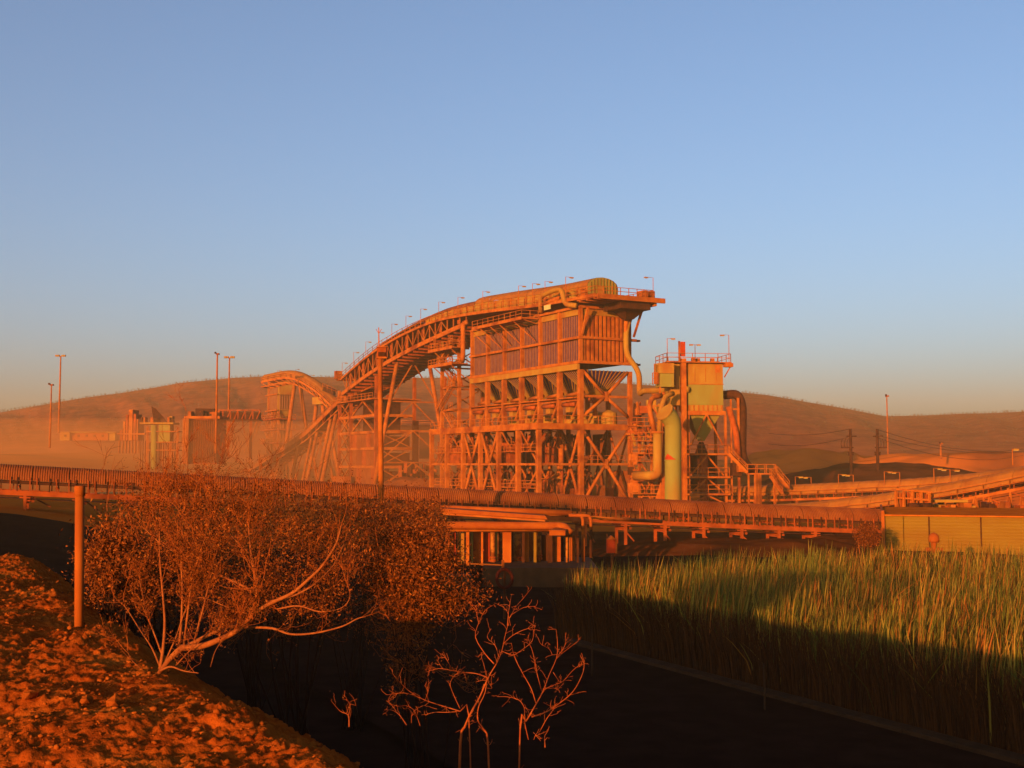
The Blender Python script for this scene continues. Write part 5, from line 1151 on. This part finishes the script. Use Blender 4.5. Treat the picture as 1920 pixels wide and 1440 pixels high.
# airy top of the crown, upright fine twigs
for _ in range(190):
    px = rnd.gauss(400, 105); py = rnd.uniform(905, 1030); a = W(px, py, rnd.uniform(9.6, 10.8))
    top = rnd.random(); L = rnd.uniform(.10, .30)+( .3 if top > .96 else 0)
    grow(a, V(rnd.gauss(0,.45), rnd.gauss(0,.3), 1), L*.8, .0024, 1 if top < .96 else 2, rnd, segs, tips, .4, (2, 4), .6, .02)
twigs_from('twigs', [(s[0], s[1]) for s in segs], M['twig'], bt)
leaves('leaves', np.array([tuple(p) for p in tips if p.z < .05]), .017, M['leafa'], bt, 5, per=1, aspect=.4)
leaves('leaves', np.array([tuple(p) for p in tips if p.z < -.15]), .022, M['leafa'], bt, 6, per=2, aspect=.45)

# bare shrubs in front of the pit
def bare(label, lines, Y, seed, name='bare_shrub'):
    rnd = random.Random(seed); b = W(lines[0][0][0], lines[0][0][1], Y); g = bankz(b.x, Y); t = thing(name, label, 'shrub', (b.x, Y, g)); segs = []; tips = []
    for i, (px, r0) in enumerate([(l[:-1], l[-1]) for l in lines]):
        P = [(x, y, Y+rnd.gauss(0,.05)+(i % 4)*.06) for x, y in px]
        W_ = [W(*p) for p in P]
        if r0 > .008 and i < 3: W_ = [V(W_[0].x-(W_[1].x-W_[0].x)*.5, Y, min(g-.05, W_[0].z-.2))]+W_
        pts = bez(W_, 3); N = len(pts)-1; MB().tube(pts, [lerp(r0*.66, .0014, (j/N)**.8) for j in range(N+1)], 6).build('branch', M['shrub'], t, smooth=True)
        for _ in range(int(len(pts)*.6)):
            j = rnd.randint(2, N); d = (pts[j]-pts[j-1]).normalized()+V(rnd.gauss(0,.7), rnd.gauss(0,.5), rnd.gauss(.2,.6))
            grow(pts[j], d, rnd.uniform(.02, .10), .0016, rnd.choice([0, 0, 0, 1]), rnd, segs, tips, .7, (1, 3), .6, .05)
    twigs_from('twigs', [(s[0], s[1]) for s in segs], M['shrub'], t, 4)
    leaves('buds', np.array([tuple(p) for p in tips[::3]]), .012, M['leafa'], t, seed)
k_ = lambda *p: [(600+x/2.743, 940+y/2.743) for x, y in p]
bare('bare crooked shrub lit orange against the dark pit, centre', [
 k_((722,1245),(745,1160),(775,1090),(820,1010),(855,930),(880,880),(910,830),(935,770),(950,700),(965,640))+[.017],
 k_((865,1260),(840,1170),(812,1125),(815,1060),(850,980),(855,900),(840,830))+[.013],
 k_((765,1100),(720,1080),(640,1055),(560,1030),(500,1005),(430,985),(350,995))+[.009],
 k_((720,1080),(650,1085),(590,1085),(540,1098))+[.005],
 k_((720,1065),(690,1000),(670,930),(720,870))+[.005],
 k_((860,905),(800,885),(740,880),(680,870),(610,860),(545,878))+[.006],
 k_((610,860),(560,858),(545,872))+[.003], k_((680,865),(655,820),(628,780))+[.003],
 k_((895,835),(850,785),(800,700),(815,630),(850,560),(900,530))+[.007], k_((815,620),(800,560),(755,510))+[.004],
 k_((965,640),(970,570),(985,480))+[.006], k_((975,600),(1010,540),(1045,500),(1070,468))+[.005], k_((990,580),(1050,545),(1110,540))+[.004],
 k_((945,730),(990,690),(1050,660),(1110,645))+[.005], k_((935,770),(990,790),(1030,770),(1090,720),(1098,660))+[.005],
 k_((920,800),(900,740),(860,700),(880,655))+[.004], k_((500,1005),(440,960),(380,895))+[.004], k_((540,1025),(560,960),(555,900))+[.003],
 k_((980,640),(960,560),(905,525))+[.004], k_((860,960),(885,960),(850,920),(800,930))+[.003],
 ], 7.9, 31)
bare('slender bare shrub with a round right side, right of the crooked one', [
 k_((1030,1165),(1060,1130),(1090,1080),(1130,1010),(1150,970),(1180,890),(1215,810),(1222,740),(1215,660))+[.011],
 k_((1072,1225),(1055,1150),(1052,1110),(1050,1060),(1020,1020),(960,1005),(915,1005))+[.006],
 k_((1090,1108),(1160,1085),(1230,1040),(1300,980),(1345,900),(1360,840),(1345,780))+[.008],
 k_((1130,1185),(1165,1120),(1200,1070),(1215,1040))+[.005],
 k_((1110,1035),(1085,960),(1040,880),(1000,800),(985,730))+[.006],
 k_((1140,975),(1115,880),(1100,800),(1080,740),(1040,720))+[.005],
 k_((1215,810),(1260,770),(1320,725))+[.004], k_((1220,800),(1260,740),(1262,680))+[.004], k_((1150,970),(1200,945),(1250,925),(1300,870),(1350,830))+[.005],
 k_((1160,960),(1220,965),(1235,985))+[.003], k_((1195,790),(1180,760),(1145,740))+[.003], k_((1270,1000),(1330,985))+[.003],
 k_((1200,880),(1235,930),(1240,900))+[.003]], 7.6, 32)
bare('tiny forked twig in the dark left of the crooked shrub', [k_((150,1160),(145,1100),(105,1080),(65,1035))+[.006], k_((148,1100),(155,1050),(135,1018))+[.004], k_((150,1040),(185,1050))+[.003]], 7.2, 33, 'forked_twig')
bare('low broken shrub branch just left of the crooked shrub', [k_((445,1150),(410,1100),(375,1075),(340,1072))+[.006], k_((400,1090),(370,1050),(340,1025))+[.004], k_((515,1155),(500,1110),(480,1070),(440,1050))+[.004], k_((470,1140),(475,1090),(520,1055),(545,1050))+[.004]], 7.7, 34)
bare('short broken twig right of the slender shrub base', [k_((1158,1265),(1155,1215))+[.006], k_((1100,1225),(1110,1205),(1135,1232))+[.004]], 7.4, 35, 'broken_twig')

# reed bed
def reeds():
    rs = np.random.RandomState(2); n = 52000
    c = 18.3+36*rs.rand(n)**1.15; t = rs.uniform(-2, 50, n); X, Y = xy(c, t)
    px = 960+F*X/np.maximum(Y, 1)
    edge_ = 36+(c-18)*.55+2*vnoise(c*.4, t*0+2)
    back = 53+3.5*vnoise(X*.2, X*0+6)
    ok = (t < edge_) & (Y < back) & (px < 2150) & (px > 1000) & ((px > 1035)|(Y > 39))
    ok &= rs.rand(n) < .35+.9*vnoise(X*.45, Y*.45)+ (c < 21)*.5
    c, t, X, Y = c[ok], t[ok], X[ok], Y[ok]; n = len(X)
    hgt = (2.3+.6*(vnoise(X*.3, Y*.3)-.5)+.7*(vnoise(X*1.1, Y*1.1)-.5)+.15*ss(X, 12, 24)+ .15*rs.normal(size=n))*np.where(Y > 46, .93, 1)
    NB = 4; X = np.repeat(X, NB)+rs.normal(size=n*NB)*.06; Y = np.repeat(Y, NB)+rs.normal(size=n*NB)*.06; H = np.repeat(hgt, NB)*rs.uniform(.62, 1.06, n*NB); n *= NB
    g = -6.05; az = rs.uniform(0, 2*np.pi, n); lean = np.abs(rs.normal(size=n))*.12+.02+.6*(rs.rand(n) < .03)
    lx, ly = np.cos(az)*lean+.07, np.sin(az)*lean; sa = rs.uniform(0, np.pi, n); sx_, sy_ = np.cos(sa), np.sin(sa)
    w = rs.uniform(.009, .021, n)
    rows = []
    for f, wf in ((0, .8), (.5, 1), (.82, .8), (1, .08)):
        bx = X+lx*H*f**1.8; by = Y+ly*H*f**1.8; bz = g+H*f*(1-.12*lean*f)
        if f == 1: bz = bz-H*np.where(rs.rand(n) < .12, .12, 0)
        rows.append(np.stack([bx-sx_*w*wf, by-sy_*w*wf, bz], 1)); rows.append(np.stack([bx+sx_*w*wf, by+sy_*w*wf, bz], 1))
    v = np.stack(rows, 1).reshape(-1, 3); b = np.arange(n)[:,None]*8
    f = np.concatenate([b+np.array([[2*i, 2*i+1, 2*i+3, 2*i+2]]) for i in range(3)], 0)
    o = np_mesh('reeds', v, f, M['reed'], 'stuff'); tag(o, 'dense bed of tall green and brown reeds on the right, half in shade', 'reeds')
reeds()
def shade_thatch():                                 # dark stems added to deepen shade at the reeds' foot, densest along the kerb
    rs = np.random.RandomState(8); n = 60000; c = 18.15+3.2*rs.rand(n)**1.6; t = rs.uniform(-2, 37, n); X, Y = xy(c, t); g = -6.05
    px = 960+F*X/np.maximum(Y, 1); ok = (px < 2100) & (px > 1020); X, Y = X[ok], Y[ok]; n = len(X)
    H = rs.uniform(.9, 2.0, n); lx, ly = rs.normal(size=n)*.12, rs.normal(size=n)*.12; sa = rs.uniform(0, np.pi, n); sx_, sy_ = np.cos(sa), np.sin(sa); w = rs.uniform(.008, .018, n); rows = []
    for f, wf in ((0, 1), (.6, 1), (1, .2)):
        bx, by, bz = X+lx*H*f*f, Y+ly*H*f*f, g+H*f; rows += [np.stack([bx-sx_*w*wf, by-sy_*w*wf, bz], 1), np.stack([bx+sx_*w*wf, by+sy_*w*wf, bz], 1)]
    v = np.stack(rows, 1).reshape(-1, 3); b = np.arange(n)[:,None]*6; f = np.concatenate([b+np.array([[2*i, 2*i+1, 2*i+3, 2*i+2]]) for i in range(2)], 0)
    o = np_mesh('shade_stems', v, f, M['shade_thatch'], 'stuff'); tag(o, 'short dark brown stems added to deepen the shade at the foot of the reed bed', 'dead reeds')
shade_thatch()
# clods and stones on the bank
ico = [(0,0,1),(.894,0,.447),(.276,.851,.447),(-.724,.526,.447),(-.724,-.526,.447),(.276,-.851,.447),(.724,.526,-.447),(-.276,.851,-.447),(-.894,0,-.447),(-.276,-.851,-.447),(.724,-.526,-.447),(0,0,-1)]
icf = [(0,1,2),(0,2,3),(0,3,4),(0,4,5),(0,5,1),(1,6,2),(2,7,3),(3,8,4),(4,9,5),(5,10,1),(6,7,2),(7,8,3),(8,9,4),(9,10,5),(10,6,1),(6,11,7),(7,11,8),(8,11,9),(9,11,10),(10,11,6)]
def surf(X, Y):
    c, t = ct(X, Y); j = np.clip(np.searchsorted(pc, c), 0, len(pc)-1); i = np.clip(np.searchsorted(pt, t), 0, len(pt)-1); return PZ[i, j]
def rubble(n, s0, s1, seed):
    rs = np.random.RandomState(seed); c = rs.uniform(-9, 1.3, n); t = rs.uniform(0, 25, n)
    keep = rs.rand(n) < vnoise(c*1.3+seed, t*1.3)*1.3-.1; c, t = c[keep], t[keep]; X, Y = xy(c, t); n = len(X)
    s = s0+(s1-s0)*rs.rand(n)**3; I = np.array(ico); D = I[None]*rs.uniform(.55, 1.25, (n,12,1))
    D = D*np.stack([s*rs.uniform(.7,1.3,n), s*rs.uniform(.7,1.3,n), s*rs.uniform(.5,.9,n)], 1)[:,None,:]
    a = rs.uniform(0, 6.28, n); ca, sa = np.cos(a)[:,None], np.sin(a)[:,None]
    R = np.stack([D[:,:,0]*ca-D[:,:,1]*sa, D[:,:,0]*sa+D[:,:,1]*ca, D[:,:,2]], 2)
    R += np.stack([X, Y, surf(X, Y)+s*.25], 1)[:,None,:]
    f = (np.arange(n)[:,None,None]*12+np.array(icf)[None]).reshape(-1, 3)
    o = np_mesh('rubble', R.reshape(-1, 3), f, M['stone'], 'stuff'); return o
o = rubble(40000, .006, .03, 1); tag(o, 'loose small red clods strewn over the left bank', 'rubble')
rs_ = np.random.RandomState(9)
for i in range(60):                            # larger clods, each its own stone
    c_, t_ = rs_.uniform(-6, 1.0), rs_.uniform(4, 19); X_, Y_ = xy(c_, t_); s = rs_.uniform(.045, .08)
    zc = float(surf(np.array([X_]), np.array([Y_]))[0]); q = [Vector(p)*rs_.uniform(.6, 1.15)*s for p in ico]
    t = thing('stone', 'fist to head sized red clod lying among the rubble on the left bank', 'stone', (X_, Y_, zc), 'larger clods on the left bank')
    bpy.data.objects.remove(t)
    me = MB(); me.v = [(p.x, p.y, p.z*.75+s*.3) for p in q]; me.f = list(icf)
    ob = me.build('stone', M['stone'], label='fist to head sized red clod lying among the rubble on the left bank', cat='stone', group='larger clods on the left bank'); ob.location = (X_, Y_, zc)
# airborne dust
dm = bpy.data.materials.new('dust_cloud'); dm.use_nodes = True; n_ = dm.node_tree.nodes; n_.remove(n_['Principled BSDF'])
pv = n_.new('ShaderNodeVolumePrincipled'); pv.inputs['Color'].default_value = (.93, .36, .09, 1); pv.inputs['Density'].default_value = 0.0031; pv.inputs['Anisotropy'].default_value = 0
dm.node_tree.links.new(pv.outputs[0], n_['Material Output'].inputs['Volume'])
mb = MB(); nu, nv = 32, 16; cx_, cy_, cz_ = -92, 300, 0
for j in range(nv+1):
    for i in range(nu):
        a = 2*math.pi*i/nu; b = math.pi*j/nv; mb.v.append((cx_+math.cos(a)*math.sin(b)*150, cy_+math.sin(a)*math.sin(b)*140, cz_+math.cos(b)*10.5 if b < math.pi/2 else cz_+math.cos(b)*12))
for j in range(nv):
    for i in range(nu): mb.f.append((j*nu+i, (j+1)*nu+i, (j+1)*nu+(i+1) % nu, j*nu+(i+1) % nu))
mb.build('dust_cloud', dm, kind='stuff', label='glowing orange dust cloud drifting low over the left half of the yard', cat='dust')
hz = bpy.data.materials.new('dust_haze'); hz.use_nodes = True; n_ = hz.node_tree.nodes; n_.remove(n_['Principled BSDF'])
pv = n_.new('ShaderNodeVolumePrincipled'); pv.inputs['Color'].default_value = (.88, .68, .40, 1); pv.inputs['Density'].default_value = HAZE; pv.inputs['Anisotropy'].default_value = 0
hz.node_tree.links.new(pv.outputs[0], n_['Material Output'].inputs['Volume'])
MB().box(-1560, 1560, -110, 1540, -14, 84).build('haze', hz, kind='stuff', label='thin orange dust haze hanging over the whole yard', cat='haze')
